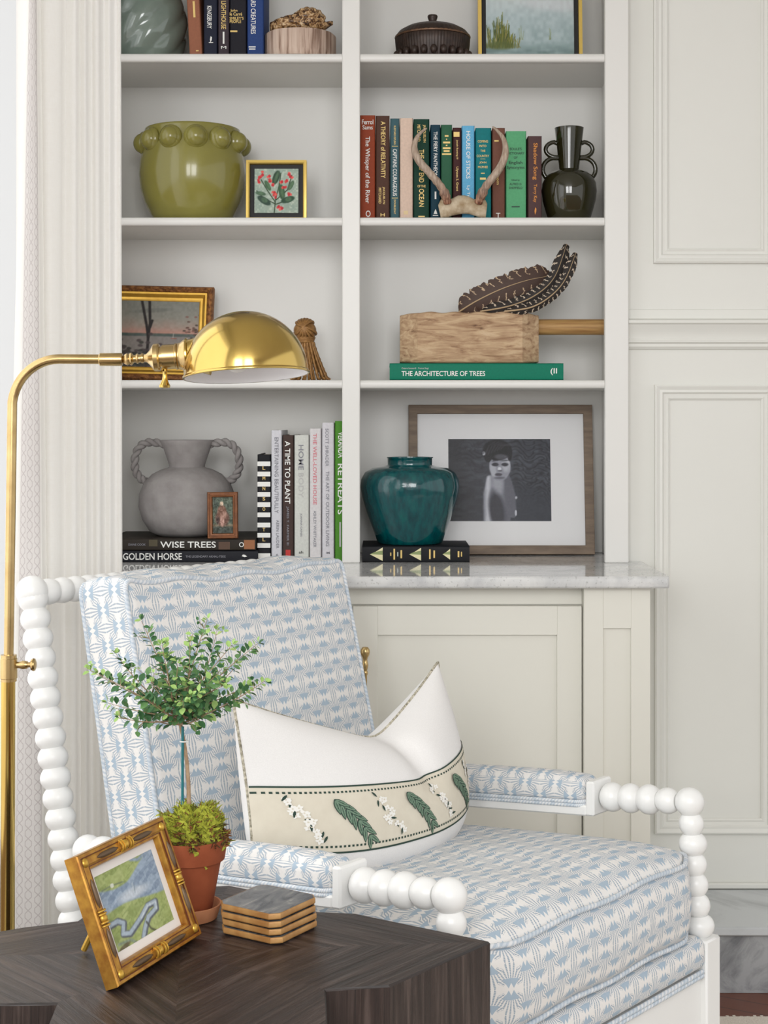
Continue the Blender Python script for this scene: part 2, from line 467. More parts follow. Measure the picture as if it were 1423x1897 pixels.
for z in sh+[sh[0]+.391]:
    for (x0, x1, f0, f1) in ((pL, mid-.01, xl[1], xl[2]), (mid+.01, pR, xl[3], xl[4])):
        mb = MB(); t = .0195
        bb(mb, x0, YF+.022, z-t, x1, YB, z, 0)
        # rounded nosing between the stiles
        P = []
        for k in range(9):
            a = -PI/2+PI*k/8; P.append((YF+.010-.006*math.cos(a)-by, z-t/2+t/2*max(-1, min(1, 1.0*math.sin(a)))-zc))
        P = [(YF+.0235-by, z-t-zc)]+P+[(YF+.0235-by, z-zc)]
        mb.surf([[(x-bx, p[0], p[1]) for p in P] for x in (f0+.0003, f1-.0003)])
        mb.build('shelf', PAINT, bk, 50)

# counter
ct = MB(); P = []
pts = [(YC, zc-.0258), (YC-.003, zc-.022), (YC-.004, zc-.013), (YC-.003, zc-.004), (YC+.001, zc)]
x0, x1 = -.77, X(1240, YC)
ring = lambda x, s: [(x, y, z) for y, z in pts]+[(x, YW-.002, zc), (x, YW-.002, zc-.0258)]
ct.surf([ring(x0, 0), ring(x1-.004, 0), [(x1, y+.004 if y < 3.5 else y, z) for _, y, z in ring(x1, 0)]], cv=True)
n = len(pts)+2; ct.f.append(tuple(range(2*n, 3*n))); ct.m.append(0); ct.uv.append(None)
ct.box((x0, YW-.0021, zc-.0258), (.5825, YB+.0, zc))
o = ct.build('marble_countertop', COUNTER, None, 30); tag(o, 'polished grey and white marble countertop below the bookcase', 'countertop')

# base cabinet
bc = thing('base_cabinet', 'cream painted base cabinet with shaker doors under the marble counter', 'cabinet', (-.08, 3.5, 0))
def cb(mb, x0, y0, z0, x1, y1, z1, b=.0015): return mb.box((x0+.08, y0-3.5, z0), (x1+.08, y1-3.5, z1), b)
zt = zc-.0260
YP, YD, YR = 3.305, 3.325, 3.345
xr = X(1205, YP)
cb(MB(), -.765, YR+.001, .10, xr-.002, YB, zt).build('carcass', CABP, bc, 0)
cb(MB(), -.765, YR+.05, .0, xr-.002, YB, .0995).build('plinth', CABP, bc, 0)
def shaker(mb, x0, x1, z0, z1, ix0, ix1, iz0, iz1, y0, y1, rec):
    cb(mb, x0, y0, z0, ix0, y1, z1, .001); cb(mb, ix1, y0, z0, x1, y1, z1, .001)
    cb(mb, ix0, y0, iz1, ix1, y1, z1, 0); cb(mb, ix0, y0, z0, ix1, y1, iz0, 0)
    cb(mb, ix0, y0+rec, iz0, ix1, y1-.0005, iz1, 0)
xp = X(1082, YP)
mb = MB(); shaker(mb, xp, xr, .0, zt, X(1118, YP), X(1169, YP), .12, Z(1164, YP), YP, YR, .007); mb.build('pilaster', CABP, bc, 0)
cb(MB(), -.765, YR-.006, Z(1123, YD)+.003, xp-.0005, YR+.001, zt, 0).build('rail', CABP, bc, 0)
def door(px0, px1, ip0, ip1, hx):
    x0, x1 = X(px0, YD), X(px1, YD)
    mb = MB(); shaker(mb, x0, x1, .11, Z(1123, YD), X(ip0, YD), X(ip1, YD), .18, Z(1176, YD), YD, YR-.001, .009)
    dr = mb.build('door', CABP, bc, 0)
    mb = MB(); hx = X(hx, YD)+.08; hy = YD-3.5-.03; z1 = Z(1198, YD-.03)
    prof = [(.0001, 0), (.006, .001), (.0095, .006), (.0105, .012), (.009, .018), (.006, .023), (.0045, .028), (.0055, .033), (.0068, .040), (.0055, .047), (.0042, .052), (.0058, .055), (.0058, .059), (.004, .063), (.0038, .15)]
    full = prof+[(r, .30-z) for r, z in prof[::-1]]
    mb.lathe([(r, z1-z) for r, z in full], 14, Matrix.Translation((hx, hy, 0)))
    for zz in (z1-.05, z1-.25): mb.tube([(hx, hy, zz), (hx, YD-3.5+.001, zz)], .0045, 10)
    mb.build('handle', BRASSD, dr)
door(654, 1078, 700, 1032, 677); door(225, 649, 271, 603, 626); 

# ================================================================== CURTAIN
def curtain_mat():
    m, nt, b = new_mat('cream_linen')
    n = noise(nt, coords(nt, 'Object', (160, 160, 30)), 3, 3); n2 = noise(nt, coords(nt, 'Object', (20, 20, 500)), 2, 2)
    c = ramp(nt, E(n)*.5+E(n2)*.5, [(.3, (246, 244, 240)), (.7, (250, 249, 246))])
    out = nt.nodes['Material Output']; tr = nt.nodes.new('ShaderNodeBsdfTranslucent'); nt.links.new(c, tr.inputs[0]); nt.links.new(c, b.inputs['Base Color'])
    b.inputs['Roughness'].default_value = .95; b.inputs['Specular IOR Level'].default_value = .1
    mx = nt.nodes.new('ShaderNodeMixShader'); mx.inputs[0].default_value = .45
    nt.links.new(b.outputs[0], mx.inputs[1]); nt.links.new(tr.outputs[0], mx.inputs[2]); nt.links.new(mx.outputs[0], out.inputs[0])
    return m
def trim_mat():
    m, nt, b = new_mat('woven_chain_trim')
    tc = nt.nodes.new('ShaderNodeTexCoord'); sep = nt.nodes.new('ShaderNodeSeparateXYZ'); nt.links.new(tc.outputs['UV'], sep.inputs[0])
    u, v = E(sep.outputs[0]), E(sep.outputs[1])
    # interlocking chain of long hexagons in two columns
    def links(off):
        x = ((u*3.0).fract()-.5).abs()*2; y = ((v/.019+off).fract()-.5).abs()*2
        dd = (x*.9).max(x*.55+y*.62)
        return ((dd-.62).abs() < .075)
    col = E.op('MODULO', E.op('FLOOR', u*3.0), 2.0)
    l = links(0)*(1-col)+links(.5)*col
    l2 = ((u-.5).abs() < .012)
    edge = ((u-.5).abs() > .475)
    n = noise(nt, coords(nt, 'Object', (200, 200, 200)), 2, 2)
    c = mix(nt, E(n), (204, 200, 197), (213, 209, 206)); c = mix(nt, l.max(l2*.0).max(edge*.7)*.8, c, (178, 170, 169))
    nt.links.new(c, b.inputs['Base Color']); b.inputs['Roughness'].default_value = .95
    return m
LINEN = curtain_mat(); TRIM = trim_mat()
cur = thing('linen_curtain', 'cream linen curtain panel with woven chain trim hanging at the window', 'curtain', (-.62, 2.95, 0))
# plan of the folds: (px at top, px at bottom, distance)
plan = [(30, 30, 3.02), (38, 22, 2.92), (45, 8, 2.845), (47, 12, 2.815), (50, 20, 2.80), (55, 29, 2.795), (61, 52, 2.795), (67, 78, 2.80), (70, 84, 2.815), (72, 87, 2.85), (74, 90, 2.87),
        (80, 93, 2.865), (92, 100, 2.855), (108, 108, 2.86), (115, 112, 2.88), (119, 116, 2.925), (121, 120, 2.94), (126, 124, 2.93), (136, 132, 2.905), (142, 141, 2.905), (146, 146, 2.94), (148, 149, 2.96), (152, 153, 2.945),
        (158, 160, 2.925), (163, 165, 2.945), (167, 169, 2.985), (171, 174, 2.985), (176, 180, 2.955), (183, 187, 2.95), (189, 192, 2.985), (192, 196, 3.01), (197, 200, 3.0), (203, 205, 2.985), (209, 210, 3.005), (212, 213, 3.03), (217, 217, 3.03), (222, 224, 3.015), (224, 227, 3.05), (222, 225, 3.09), (205, 205, 3.11)]
def cat(pts, k=5):
    out = []
    for i in range(len(pts)-1):
        p0, p1, p2, p3 = pts[max(i-1, 0)], pts[i], pts[i+1], pts[min(i+2, len(pts)-1)]
        for j in range(k):
            t = j/k
            out.append(tuple(.5*((2*b)+(-a+c)*t+(2*a-5*b+4*c-dd)*t*t+(-a+3*b-3*c+dd)*t**3) for a, b, c, dd in zip(p0, p1, p2, p3)))
    out.append(pts[-1]); return out
plan = [p if i < 12 else (p[0], p[1], .5*p[2]+.5*(2.86+(p[0]-80)*.00135)) for i, p in enumerate(plan[:-2])]+plan[-2:]
pl = cat(plan, 4); zs = [2.74-2.725*i/22 for i in range(23)]
def cpt(p, z, off=0):
    f = min(1.0, max(0, (2.08-z)/1.6)); f = f**.8
    px = p[0]*(1-f)+p[1]*f; d = p[2]-off
    return Vector((X(px, d)+.62, d-2.95, z))
mb = MB(); mb.surf([[cpt(p, z) for z in zs] for p in pl]); mb.build('panel', LINEN, cur, 80)
i0, i1 = 5*4, 7*4
cols = pl[i0:i1+1]
mb = MB(); mb.surf([[cpt(p, z, .0025) for z in zs] for p in cols], uv=lambda i, j: (i/(len(cols)-1), zs[min(j, 22)]))
mb.build('trim_band', TRIM, cur, 80)

# ================================================================== ARMCHAIR
ch = thing('spool_armchair', 'white spool-turned armchair upholstered in pale blue ikat fabric', 'armchair', (.09, 2.08, .011), (0, 0, math.atan2(.764, .644)))
CZ = .011
PITCH = .101
AZ = .62-CZ
def beads(mb, p0, p1, n, R, neck=.6, k=9, seg=22):
    p0, p1 = Vector(p0), Vector(p1); L = (p1-p0).length; prof = [(.0005, 0)]
    for i in range(n):
        rr = R[i] if isinstance(R, list) else R
        for j in range(k+1):
            x = -1+2*j/k
            prof.append((rr*math.sqrt(1-(1-(neck+.04)**2)*x*x), L*(i+j/k)/n+(1e-5 if j == 0 else 0)))
    prof.append((.0005, L))
    q = (p1-p0).to_track_quat('Z', 'Y').to_matrix().to_4x4()
    mb.lathe(prof, seg, Matrix.Translation(p0) @ q); return mb
WD = .675
zb = .395-CZ
for s in (0, WD):
    # front post with ball finial, then the square leg
    fp = MB(); top = Vector((s, 0, AZ)); bot = Vector((s, -.020, zb))
    fp.sphere(top, .0252, 28, 18)
    beads(fp, top+(bot-top)*.085, bot, 6, [.0215, .0245, .0215, .021, .0215, .026], .58)
    fp.build('front_post', SPOOL, ch, 30)
    MB().box((s-.024, -.046, .0), (s+.024, .004, zb+.001), .003).build('leg', SPOOL, ch)
    # back post
    b0 = Vector((s, .815, .385)); b1 = Vector((s, .935, (.976 if s == 0 else .962)-CZ))
    bp = MB(); beads(bp, b0, b1, 17, .0268, .66); bp.sphere(b1+Vector((0, 0, -.004)), .0285 if s == 0 else .0255, 24, 16); bp.build('back_post', SPOOL, ch, 30)
    MB().box((s-.024, .79, .0), (s+.024, .84, .392), .003).build('leg', SPOOL, ch)
    # arm: beads in front, block, board under the pad, beads behind
    az = lambda t: AZ-PITCH*t
    am = MB()
    beads(am, (s, .172, az(.172)), (s, .024, az(.024)), 4, [.0258, .0260, .0262, .0225], .55)
    sh_ = Matrix(((1, 0, 0, s), (0, 1, 0, 0), (0, -PITCH, 1, AZ), (0, 0, 0, 1)))
    am.box((-.031, .174, -.031), (.031, .192, .031), .0035, M=sh_)
    am.box((-.031, .190, -.031), (.031, .68, -.012), .003, M=sh_)
    beads(am, (s, .800, az(.800)), (s, .68, az(.68)), 3, .0265, .58)
    am.build('arm', SPOOL, ch, 30)
# top rail of the back, rails of the seat
tr = MB(); beads(tr, (.02, .935, .969-CZ), (WD-.02, .935, .969-CZ), 21, .0236, .80); tr.build('top_rail', SPOOL, ch, 30)
MB().box((.022, -.034, .16), (WD-.022, -.012, .345-CZ), .002).build('seat_rail', SPOOL, ch)
for s in (-.012, WD-.01): MB().box((s, .0, .16), (s+.022, .80, .29), .002).build('seat_rail', SPOOL, ch)
MB().box((.022, .79, .16), (WD-.022, .812, .30), .002).build('seat_rail', SPOOL, ch)

def cushion(mb, a, b, c, r, deform, side='yz', nx=26, ny=26, nz=8, uo=(0, 0)):
    def lines(n, h):
        e = min(r/h, .9); core = np.linspace(-(1-e), 1-e, n); k = 5
        ed = [1-e+e*math.tan(PI/4*(j+1)/k)/1 for j in range(k)]
        return [-x for x in ed[::-1]]+list(core)+ed
    xs, ys, zs_ = lines(nx, a), lines(ny, b), lines(nz, c)
    def pt(x, y, z):
        q = (x*a, y*b, z*c); i = (max(-(a-r), min(a-r, q[0])), max(-(b-r), min(b-r, q[1])), max(-(c-r), min(c-r, q[2])))
        d = Vector((q[0]-i[0], q[1]-i[1], q[2]-i[2]))
        p = Vector(i)+(d.normalized()*r if d.length > 1e-9 else d)
        return deform(p, x, y, z)
    def face(us, vs, f, uvf):
        P = [[pt(*f(u, v)) for v in vs] for u in us]
        mb.surf(P, uv=lambda i, j: (uvf(us[min(i, len(us)-1)], vs[min(j, len(vs)-1)])))
    for s in (1, -1):
        face(xs, ys, lambda u, v: (u, v, s), lambda u, v: (u*a+uo[0], v*b+uo[1]))
        face(xs, zs_, lambda u, v: (u, s, v), (lambda u, v: (u*a+uo[0], v*c+(-b-c+uo[1] if s < 0 else b+c+uo[1]))))
        face(ys, zs_, lambda u, v: (s, u, v), (lambda u, v: (v*c+uo[0], u*b+uo[1])) if side == 'zy' else (lambda u, v: (u*b, v*c)))
def seam(a, b, c, r, zsgn, deform, out=.0, n=44, front=False):
    """closed loop round the rounded rectangle of a cushion edge (x-y rectangle at z = zsgn*c; front: x-z rectangle at y = -b)"""
    k = .72*r+out; A, B, C = a-r, (c if front else b)-r, (b if front else c)-r
    pts = []
    def add(u, v, x, y):
        w = zsgn*(C+k)
        p = Vector((u, w, v)) if front else Vector((u, v, w))
        x = max(-1, min(1, u/(A+r))); y = max(-1, min(1, v/(B+r)))
        pts.append(deform(p, x, *( (zsgn, y) if front else (y, zsgn))))
    corner = [(1, -1), (1, 1), (-1, 1), (-1, -1)]
    for ci, (sx, sy) in enumerate(corner):
        for j in range(7):
            an = math.atan2(sy, sx)-PI/4+(PI/2)*j/6
            add(sx*A+k*math.cos(an), sy*B+k*math.sin(an), sx, sy)
        nx_, ny_ = corner[(ci+1) % 4]
        for j in range(1, n):
            t = j/n; x = sx+(nx_-sx)*t; y = sy+(ny_-sy)*t
            an = math.atan2(ny_+sy, nx_+sx)
            add(x*A+k*math.cos(an), y*B+k*math.sin(an), x, y)
    return pts

# seat cushion
a, b, c, r = .312, .340, .0655, .026
ZS = .476-CZ
def dseat(p, x, y, z):
    up = .043*(1-x**6)*(1-y**8) if z > 0 else .0
    bul = -.016*(1-min(1, (p.z/c)**2))*max(0, -y)**6*(1-x*x)**.5
    q = Vector((p.x+WD/2, p.y+.297+bul, p.z+up*max(0, z)))
    # rounded front corners in plan
    cx = max(0, abs(x)-.80)/.2; cy = max(0, -y-.84)/.16
    q.y += .034*(cx*cy)
    q.z += ZS-PITCH*(p.y+.34)+.003*math.sin(9*x+2*y)*(1-abs(z)*.3)
    return q
mb = MB(); cushion(mb, a, b, c, r, dseat); seat = mb.build('seat_cushion', FAB, ch, 60)
for sg in (1, -1):
    MB().tube(seam(a, b, c, r, sg, dseat, .0028), .0042, 8, closed=True).build('welt', WELT, seat, 60)
# upholstered deck under the cushion
a2, b2, c2 = .318, .345, .0285
def ddeck(p, x, y, z):
    bul = -.006*(1-min(1, (p.z/c2)**2))*max(0, -y)**6
    return Vector((p.x+WD/2, p.y+.306+bul, p.z+.3765-CZ-PITCH*.55*(p.y+.34)))
mb = MB(); cushion(mb, a2, b2, c2, .014, ddeck, nz=4); deck = mb.build('seat_deck', FAB, ch, 60)
for o_ in (0, .007):
    pts = [ddeck(p_, 0, -1, -1)+Vector((0, -.001, -.002-o_)) for p_ in [Vector((-.31+.62*i/40, -b2, -c2)) for i in range(41)]]
    MB().tube(pts, .0040, 8).build('welt', WELT, deck, 60)

# back cushion: local x along the width, y through the thickness, z up the recline
a3, b3, c3, r3 = .290, .066, .276, .022
REC = math.radians(13.3)
bx0 = Vector((.340, .640, .536-CZ))
uz = Vector((0, math.sin(REC), math.cos(REC))); uy = Vector((0, math.cos(REC), -math.sin(REC)))
def dback(p, x, y, z):
    puff = -.022*(1-x*x)*(1-z*z) if y < 0 else .010*(1-x*x)*(1-z*z)
    top = -.010*max(0, z)**4*(1-x*x)+.004*math.sin(11*x+1)*max(0, z)**6
    ear = .008*max(0, z)**8*abs(x)**6
    top += max(0, z)**4*((p.y+b3)*math.tan(REC)+.010*(1-min(1, (p.y/b3)**2)))*(1-.7*x**6)
    w = p.x*(1-.015*z)
    return bx0+Vector((w, 0, 0))+uy*(p.y+b3+puff*abs(y))+uz*(p.z+c3-.075+top+ear)
mb = MB(); cushion(mb, a3, b3, c3, r3, dback, side='zy', nx=26, ny=6, nz=26); back = mb.build('back_cushion', FAB, ch, 60)
for sg in (-1, 1):
    MB().tube(seam(a3, b3, c3, r3, sg, dback, .001, front=True), .0045, 8, closed=True).build('welt', WELT, back, 60)
# inner back panel between the posts
mb = MB(); M3 = Matrix.Translation((WD/2, .872, .62)) @ Matrix.Rotation(-math.radians(11.9), 4, 'X')
mb.box((-.18, -.010, -.20), (.22, .010, .24), .006, M=M3); mb.build('back_panel', FAB, ch)

# arm pads
for s in (0, WD):
    a4, b4, c4 = .030, .236, .0225
    def darm(p, x, y, z, s=s):
        t = p.y+.432; up = .010*(1-x*x)*(1-y**4)*max(0, z)
        return Vector((p.x+s, t, p.z+up+AZ-PITCH*t+.0118))
    mb = MB(); cushion(mb, a4, b4, c4, .017, darm, side='zy', nx=6, ny=24, nz=4, uo=(.012, .01)); pad = mb.build('arm_pad', FABARM, ch, 60)
    for k_ in (0, .0062):
        MB().tube([q+Vector((0, 0, k_-.001)) for q in seam(a4, b4, c4, .017, -1, darm, .0055)], .0036, 8, closed=True).build('welt', WELT, pad, 60)

# ================================================================== PILLOW
def linen_white():
    m, nt, b = new_mat('white_pillow_linen')
    n = noise(nt, coords(nt, 'Object', (300, 300, 300)), 2, 3)
    nt.links.new(ramp(nt, n, [(.3, (228, 226, 224)), (.7, (235, 233, 231))]), b.inputs['Base Color'])
    b.inputs['Roughness'].default_value = .95; b.inputs['Specular IOR Level'].default_value = .15; bump(nt, b, n, .2, .0006); return m
PLIN = linen_white()
PBAND = M_('beige_printed_band', (218, 211, 194), .95, var=(212, 204, 187), vscale=40, spec=.15)
PLEAF = M_('printed_leaf_green', (128, 150, 130), .95, var=(100, 126, 106), vscale=300, spec=.15)
PDARK = M_('printed_dark_green', (56, 74, 66), .95, spec=.15)
PFLOW = M_('printed_white_blossom', (238, 236, 230), .95, spec=.15)
PWELT = M_('speckled_welt', (224, 216, 198), .95, var=(96, 92, 72), vscale=210, spec=.15)
L_ = Vector((-.203, 2.412, 0)); R_ = Vector((.143, 2.800, 0)); Wd = (R_-L_); hw = Wd.length/2
U_ = Wd.normalized(); N_ = Vector((U_.y, -U_.x, 0)); base = (L_+R_)/2
pil = thing('lumbar_pillow', 'white pillow with a leaf and blossom printed band, propped in the armchair', 'pillow', (base.x, base.y, .505))
HP = .308; lean = math.radians(10)
V_ = Vector((0, 0, math.cos(lean)))-N_*math.sin(lean); NF = N_*math.cos(lean)+Vector((0, 0, math.sin(lean)))
def pil_pt(u, v, side, off=0):
    h = (v+1)/2
    e = max(0, (1-abs(u)**3.2)*(1-abs(v)**3.2)); T = .092*e**.55
    if side > 0: T *= 1-.34*math.exp(-((u-.13-.10*(1-v))/.10)**2)*max(0, min(1, (v+.25)/.9))
    T *= 1-.18*max(0, v)
    dq = (u-.14)/(1.14 if u < .14 else .86); dq = math.sqrt(dq*dq+.012); chop = .100*max(0, 1.0-dq)**1.15*max(0, h)**2.2
    ear = .014*abs(u)**4*h**4
    pinch = 1-.035*(1-v*v)*0-.03*math.cos(v*PI/2)*abs(u)**6
    rise = .055*abs(u)**3*(1-h)**2*(1 if u > 0 else .6)
    pos = U_*(u*hw*pinch)+V_*(h*HP-chop+ear+rise)+NF*(side*T)
    # the pillow bows forward in the middle
    pos += N_*(.055*(1-u*u)*(1-.6*h))
    if off:
        e1, e2 = .004, .004
        du = pil_pt(u+e1, v, side)-pil_pt(u-e1, v, side); dv = pil_pt(u, v+e2, side)-pil_pt(u, v-e2, side)
        n = du.cross(dv); n = n.normalized()*(1 if n.dot(NF*side) > 0 else -1); pos = pos+n*off
    return pos
def ease(n): return [math.sin(PI/2*(-1+2*i/n)) for i in range(n+1)]
us, vs_ = ease(60), ease(44)
mb = MB()
for sd in (1, -1): mb.surf([[pil_pt(u, v, sd) for v in vs_] for u in us])
cov = mb.build('cover', PLIN, pil, 80)
vb0, vb1 = -.60, .13
bm = MB(); off0 = .0012
nu_, nv_ = 80, 14
ub = [math.sin(PI/2*(-1+2*i/nu_))*.9995 for i in range(nu_+1)]
bm.surf([[pil_pt(u, vb0+(vb1-vb0)*j/nv_, 1, off0) for j in range(nv_+1)] for u in ub])
def strip(v0, v1, mi, dash=None, o=.0018):
    n = 150
    for i in range(n):
        if dash and i % 2: continue
        u0, u1 = -.998+1.996*i/n, -.998+1.996*(i+(.999 if not dash else 1.05))/n
        bm.add([pil_pt(u0, v0, 1, o), pil_pt(u1, v0, 1, o), pil_pt(u1, v1, 1, o), pil_pt(u0, v1, 1, o)], [(0, 1, 2, 3)], mi)
strip(vb1-.008, vb1+.012, 2); strip(vb0-.012, vb0+.008, 2)
strip(vb1-.075, vb1-.052, 2, True); strip(vb0+.052, vb0+.075, 2, True)
ASP = hw/(HP/2)
def shape(cu, cv, L, w, ang, mi, o, kind='leaf'):
    n = 12; pts = []
    for i in range(n):
        t = 2*PI*i/n
        x = L/2*math.cos(t); y = w/2*math.sin(t)*(1-.25*math.cos(t))*(abs(math.sin(t))**.7 if kind == 'leaf' else 1)
        pts.append((cu+(x*math.cos(ang)-y*math.sin(ang))/ASP, cv+x*math.sin(ang)+y*math.cos(ang)))
    bm.add([pil_pt(a_, b_, 1, o) for a_, b_ in pts], [tuple(range(n))], mi)
def sprig(cu, cv, s=1.0):
    # drooping spray of long leaves, running down to the right
    n = 7
    for i in range(n):
        t = i/(n-1); x = cu+(-.30+.62*t)*.36/ASP*2*s; y = cv+(.26-.56*t+.06*math.sin(t*3))*s
        for sg in (-1, 1):
            an = -.95+sg*(.40+.06*(i % 2))-.15*t; L = (.27-.06*abs(t-.4))*s
            px, py = x+math.cos(an)*L*.46/ASP, y+math.sin(an)*L*.46
            o_ = .0018+.0004*(6-i)+(.0001 if sg > 0 else 0); shape(px, py, L, .080*s, an, 2, o_); shape(px+.001, py, L*.84, .060*s, an, 1, o_+.00025); shape(px+.001, py, L*.60, .010*s, an, 2, o_+.0004)
def blossom(cu, cv, s=1.0):
    rnd = random.Random(int(cu*1000))
    for i in range(7):
        t = i/6; x = cu+(-.30+.60*t)*.62/ASP*s; y = cv+(.27-.54*t)*s
        shape(x+rnd.uniform(-.02, .02), y+rnd.uniform(-.02, .02), .10*s, .030*s, -1.0+rnd.uniform(-1.3, 1.3), 2, .0019 if i % 2 else .0029)
    for i in range(17):
        t = (i+rnd.random()*.8)/17; x = cu+(-.26+.5*t)*.62/ASP*s+rnd.uniform(-.06, .06)/ASP*1.3; y = cv+(.24-.48*t)*s+rnd.uniform(-.06, .06)
        for k in range(5):
            an = k*2*PI/5+rnd.random(); shape(x+.020*math.cos(an)/ASP, y+.020*math.sin(an), .042, .026, an, 3, .0025, 'round')
        shape(x, y, .016, .016, 0, 0, .0029, 'round')
vm = (vb0+vb1)/2
for i, cu_ in enumerate((-.80, -.53, -.25, .02, .29, .54, .76)):
    blossom(cu_, vm, .84) if i % 2 == 0 else sprig(cu_, vm+.02, .76)
bm.build('printed_band', [PBAND, PLEAF, PDARK, PFLOW], cov, 80)
ring_ = [(u, 1) for u in us]+[(1, v) for v in vs_[::-1]]+[(u, -1) for u in us[::-1]]+[(-1, v) for v in vs_]
pts = []
for u, v in ring_:
    p = pil_pt(u, v, 1)
    if not pts or (p-pts[-1]).length > .002: pts.append(p)
if (pts[0]-pts[-1]).length < .002: pts.pop()
MB().tube(pts, .0027, 8, closed=True).build('welt', PWELT, pil, 80)

# ================================================================== STAR-SHAPED TABLE
TZ = .62
def table_mat():
    m, nt, b = new_mat('dark_reclaimed_wood')
    tc = nt.nodes.new('ShaderNodeTexCoord'); mp = nt.nodes.new('ShaderNodeMapping'); mp.inputs[3].default_value = (3, 60, 1); nt.links.new(tc.outputs['UV'], mp.inputs[0])
    n = noise(nt, mp.outputs[0], 1.6, 6, .65, .6)
    mp2 = nt.nodes.new('ShaderNodeMapping'); mp2.inputs[3].default_value = (2, 14, 1); nt.links.new(tc.outputs['UV'], mp2.inputs[0])
    n2 = noise(nt, mp2.outputs[0], 2.0, 3)
    c = ramp(nt, E(n)*.65+E(n2)*.35, [(.36, (26, 19, 17)), (.5, (54, 42, 38)), (.66, (94, 80, 74))])
    sep = nt.nodes.new('ShaderNodeSeparateXYZ'); nt.links.new(tc.outputs['UV'], sep.inputs[0]); v = E(sep.outputs[1])/.034
    wn = nt.nodes.new('ShaderNodeTexWhiteNoise'); wn.noise_dimensions = '1D'; nt.links.new(E.op('FLOOR', v).k, wn.inputs['W'])
    gap = (v.fract()-.5).abs() > .475
    c = mix(nt, E(wn.outputs[0])*.45, c, (36, 29, 27)); c = mix(nt, gap*.55, c, (20, 16, 15))
    nt.links.new(c, b.inputs['Base Color']); b.inputs['Roughness'].default_value = .40
    bump(nt, b, n, .9, .0022); return m
TW = table_mat()
pp = [(604, 1833), (723, 1825), (908, 1744), (660, 1692), (592, 1689), (560, 1678), (548, 1663), (425, 1640), (300, 1645), (185, 1676), (142, 1706), (40, 1718), (-290, 1775), (-130, 1862), (105, 1858), (60, 1972), (300, 2190), (610, 1985)]
dz = lambda y: (EYE-TZ)*F/(y-HY)
poly = [Vector((X(x, dz(y)), dz(y), 0)) for x, y in pp]
cen = Vector((-.25, 1.86, 0))
tb = thing('star_side_table', 'dark reclaimed-wood star-shaped side table in the foreground', 'side table', (cen.x, cen.y, .011))
mb = MB(); ht = TZ-.011; ins = .0025
n = len(poly); P2 = [p-cen for p in poly]
inner = [p*(1-ins/p.length) for p in P2]
for i in range(n):
    A, B = inner[i], inner[(i+1) % n]; e = (B-A).normalized(); q = Vector((-e.y, e.x, 0))
    # boards of each wedge run with the outer edges of its lobe
    j = {0: 1, 3: 2, 4: 5, 5: 6, 8: 7, 9: 10, 10: 11, 13: 12, 14: 15, 17: 16}.get(i, i)
    ee = (inner[(j+1) % n]-inner[j]).normalized(); qq = Vector((-ee.y, ee.x, 0))
    tri = [Vector((0, 0, 0)), A, B]
    uv = [(p.dot(ee)+j*.37, p.dot(qq)+j*.019) for p in tri]
    mb.add([Vector((p.x, p.y, ht)) for p in tri], [(0, 1, 2)], 0, [uv])
    A2, B2 = P2[i], P2[(i+1) % n]
    mb.add([Vector((A.x, A.y, ht)), Vector((B.x, B.y, ht)), Vector((B2.x, B2.y, ht-.0025)), Vector((A2.x, A2.y, ht-.0025))], [(0, 1, 2, 3)], 0, [[(0, 0), (.1, 0), (.1, .003), (0, .003)]])
mb.build('tabletop', TW, tb, 0)
mb = MB()
for i in range(n):
    A, B = P2[i], P2[(i+1) % n]; w = (B-A).length
    mb.add([Vector((A.x, A.y, ht-.0025)), Vector((B.x, B.y, ht-.0025)), Vector((B.x, B.y, 0)), Vector((A.x, A.y, 0))], [(0, 1, 2, 3)], 0, [[(0, i*.3), (0, i*.3+w), (ht, i*.3+w), (ht, i*.3)]])
mb.build('pedestal', TW, tb, 0)

# ================================================================== FLOOR LAMP
DL = 2.35
lp = thing('pharmacy_floor_lamp', 'brass pharmacy floor lamp with domed shade beside the curtain', 'floor lamp', (X(13, DL), DL, .011))
def LL(px, py, dy=0): return Vector((X(px, DL)-lp.location.x, dy, Z(py, DL)-.011))
mb = MB(); mb.lathe([(.001, 0), (.13, 0), (.132, .004), (.13, .012), (.12, .018), (.03, .022), (.018, .03), (.015, .05), (.001, .05)], 48); mb.build('base', BRASS, lp)
zk = Z(1250, DL)-.011
mb = MB(); mb.tube([(0, 0, .02), LL(15, 1255)], .0112, 24); mb.build('lower_pole', BRASS, lp)
mb = MB(); mb.tube([LL(16, 1262), LL(16, 1257), LL(16, 1256), LL(16, 1220), LL(16, 1219), LL(16, 1213)], [.0125, .0125, .0135, .0135, .0125, .0125], 24); mb.build('collar', BRASSD, lp)
pts = [LL(16, 1225), LL(22.5, 760)]
for k in range(1, 13):
    an = PI-(PI/2)*k/12; pts.append(LL(110+88*math.cos(an), 665+92-92*math.sin(an)))
pts.append(LL(186, 665.5))
mb = MB(); mb.tube(pts, .0076, 20); mb.build('upper_pole', BRASSD, lp)
def turn(prof, p0, p1, name, mat, n=24):
    """prof = (distance along px, radius px)"""
    p0, p1 = Vector(p0), Vector(p1); q = (p1-p0).to_track_quat('Z', 'Y').to_matrix().to_4x4(); k = DL/F
    mb = MB(); mb.lathe([(r*k, t*k) for t, r in prof], n, Matrix.Translation(p0) @ q); return mb.build(name, mat, lp, 35)
turn([(0, .1), (0, 6), (4, 6), (12, 8), (20, 7), (20, 5), (26, 5), (27, 10), (31, 12), (34, 11), (36, 6), (36, .1)], LL(31, 1232), LL(80, 1231), 'knob', BRASSD)
turn([(0, .1), (0, 10.5), (2, 12), (40, 12), (43, 11), (44, 6), (45, .1)], LL(184, 666), LL(240, 666), 'sleeve', BRASSD)
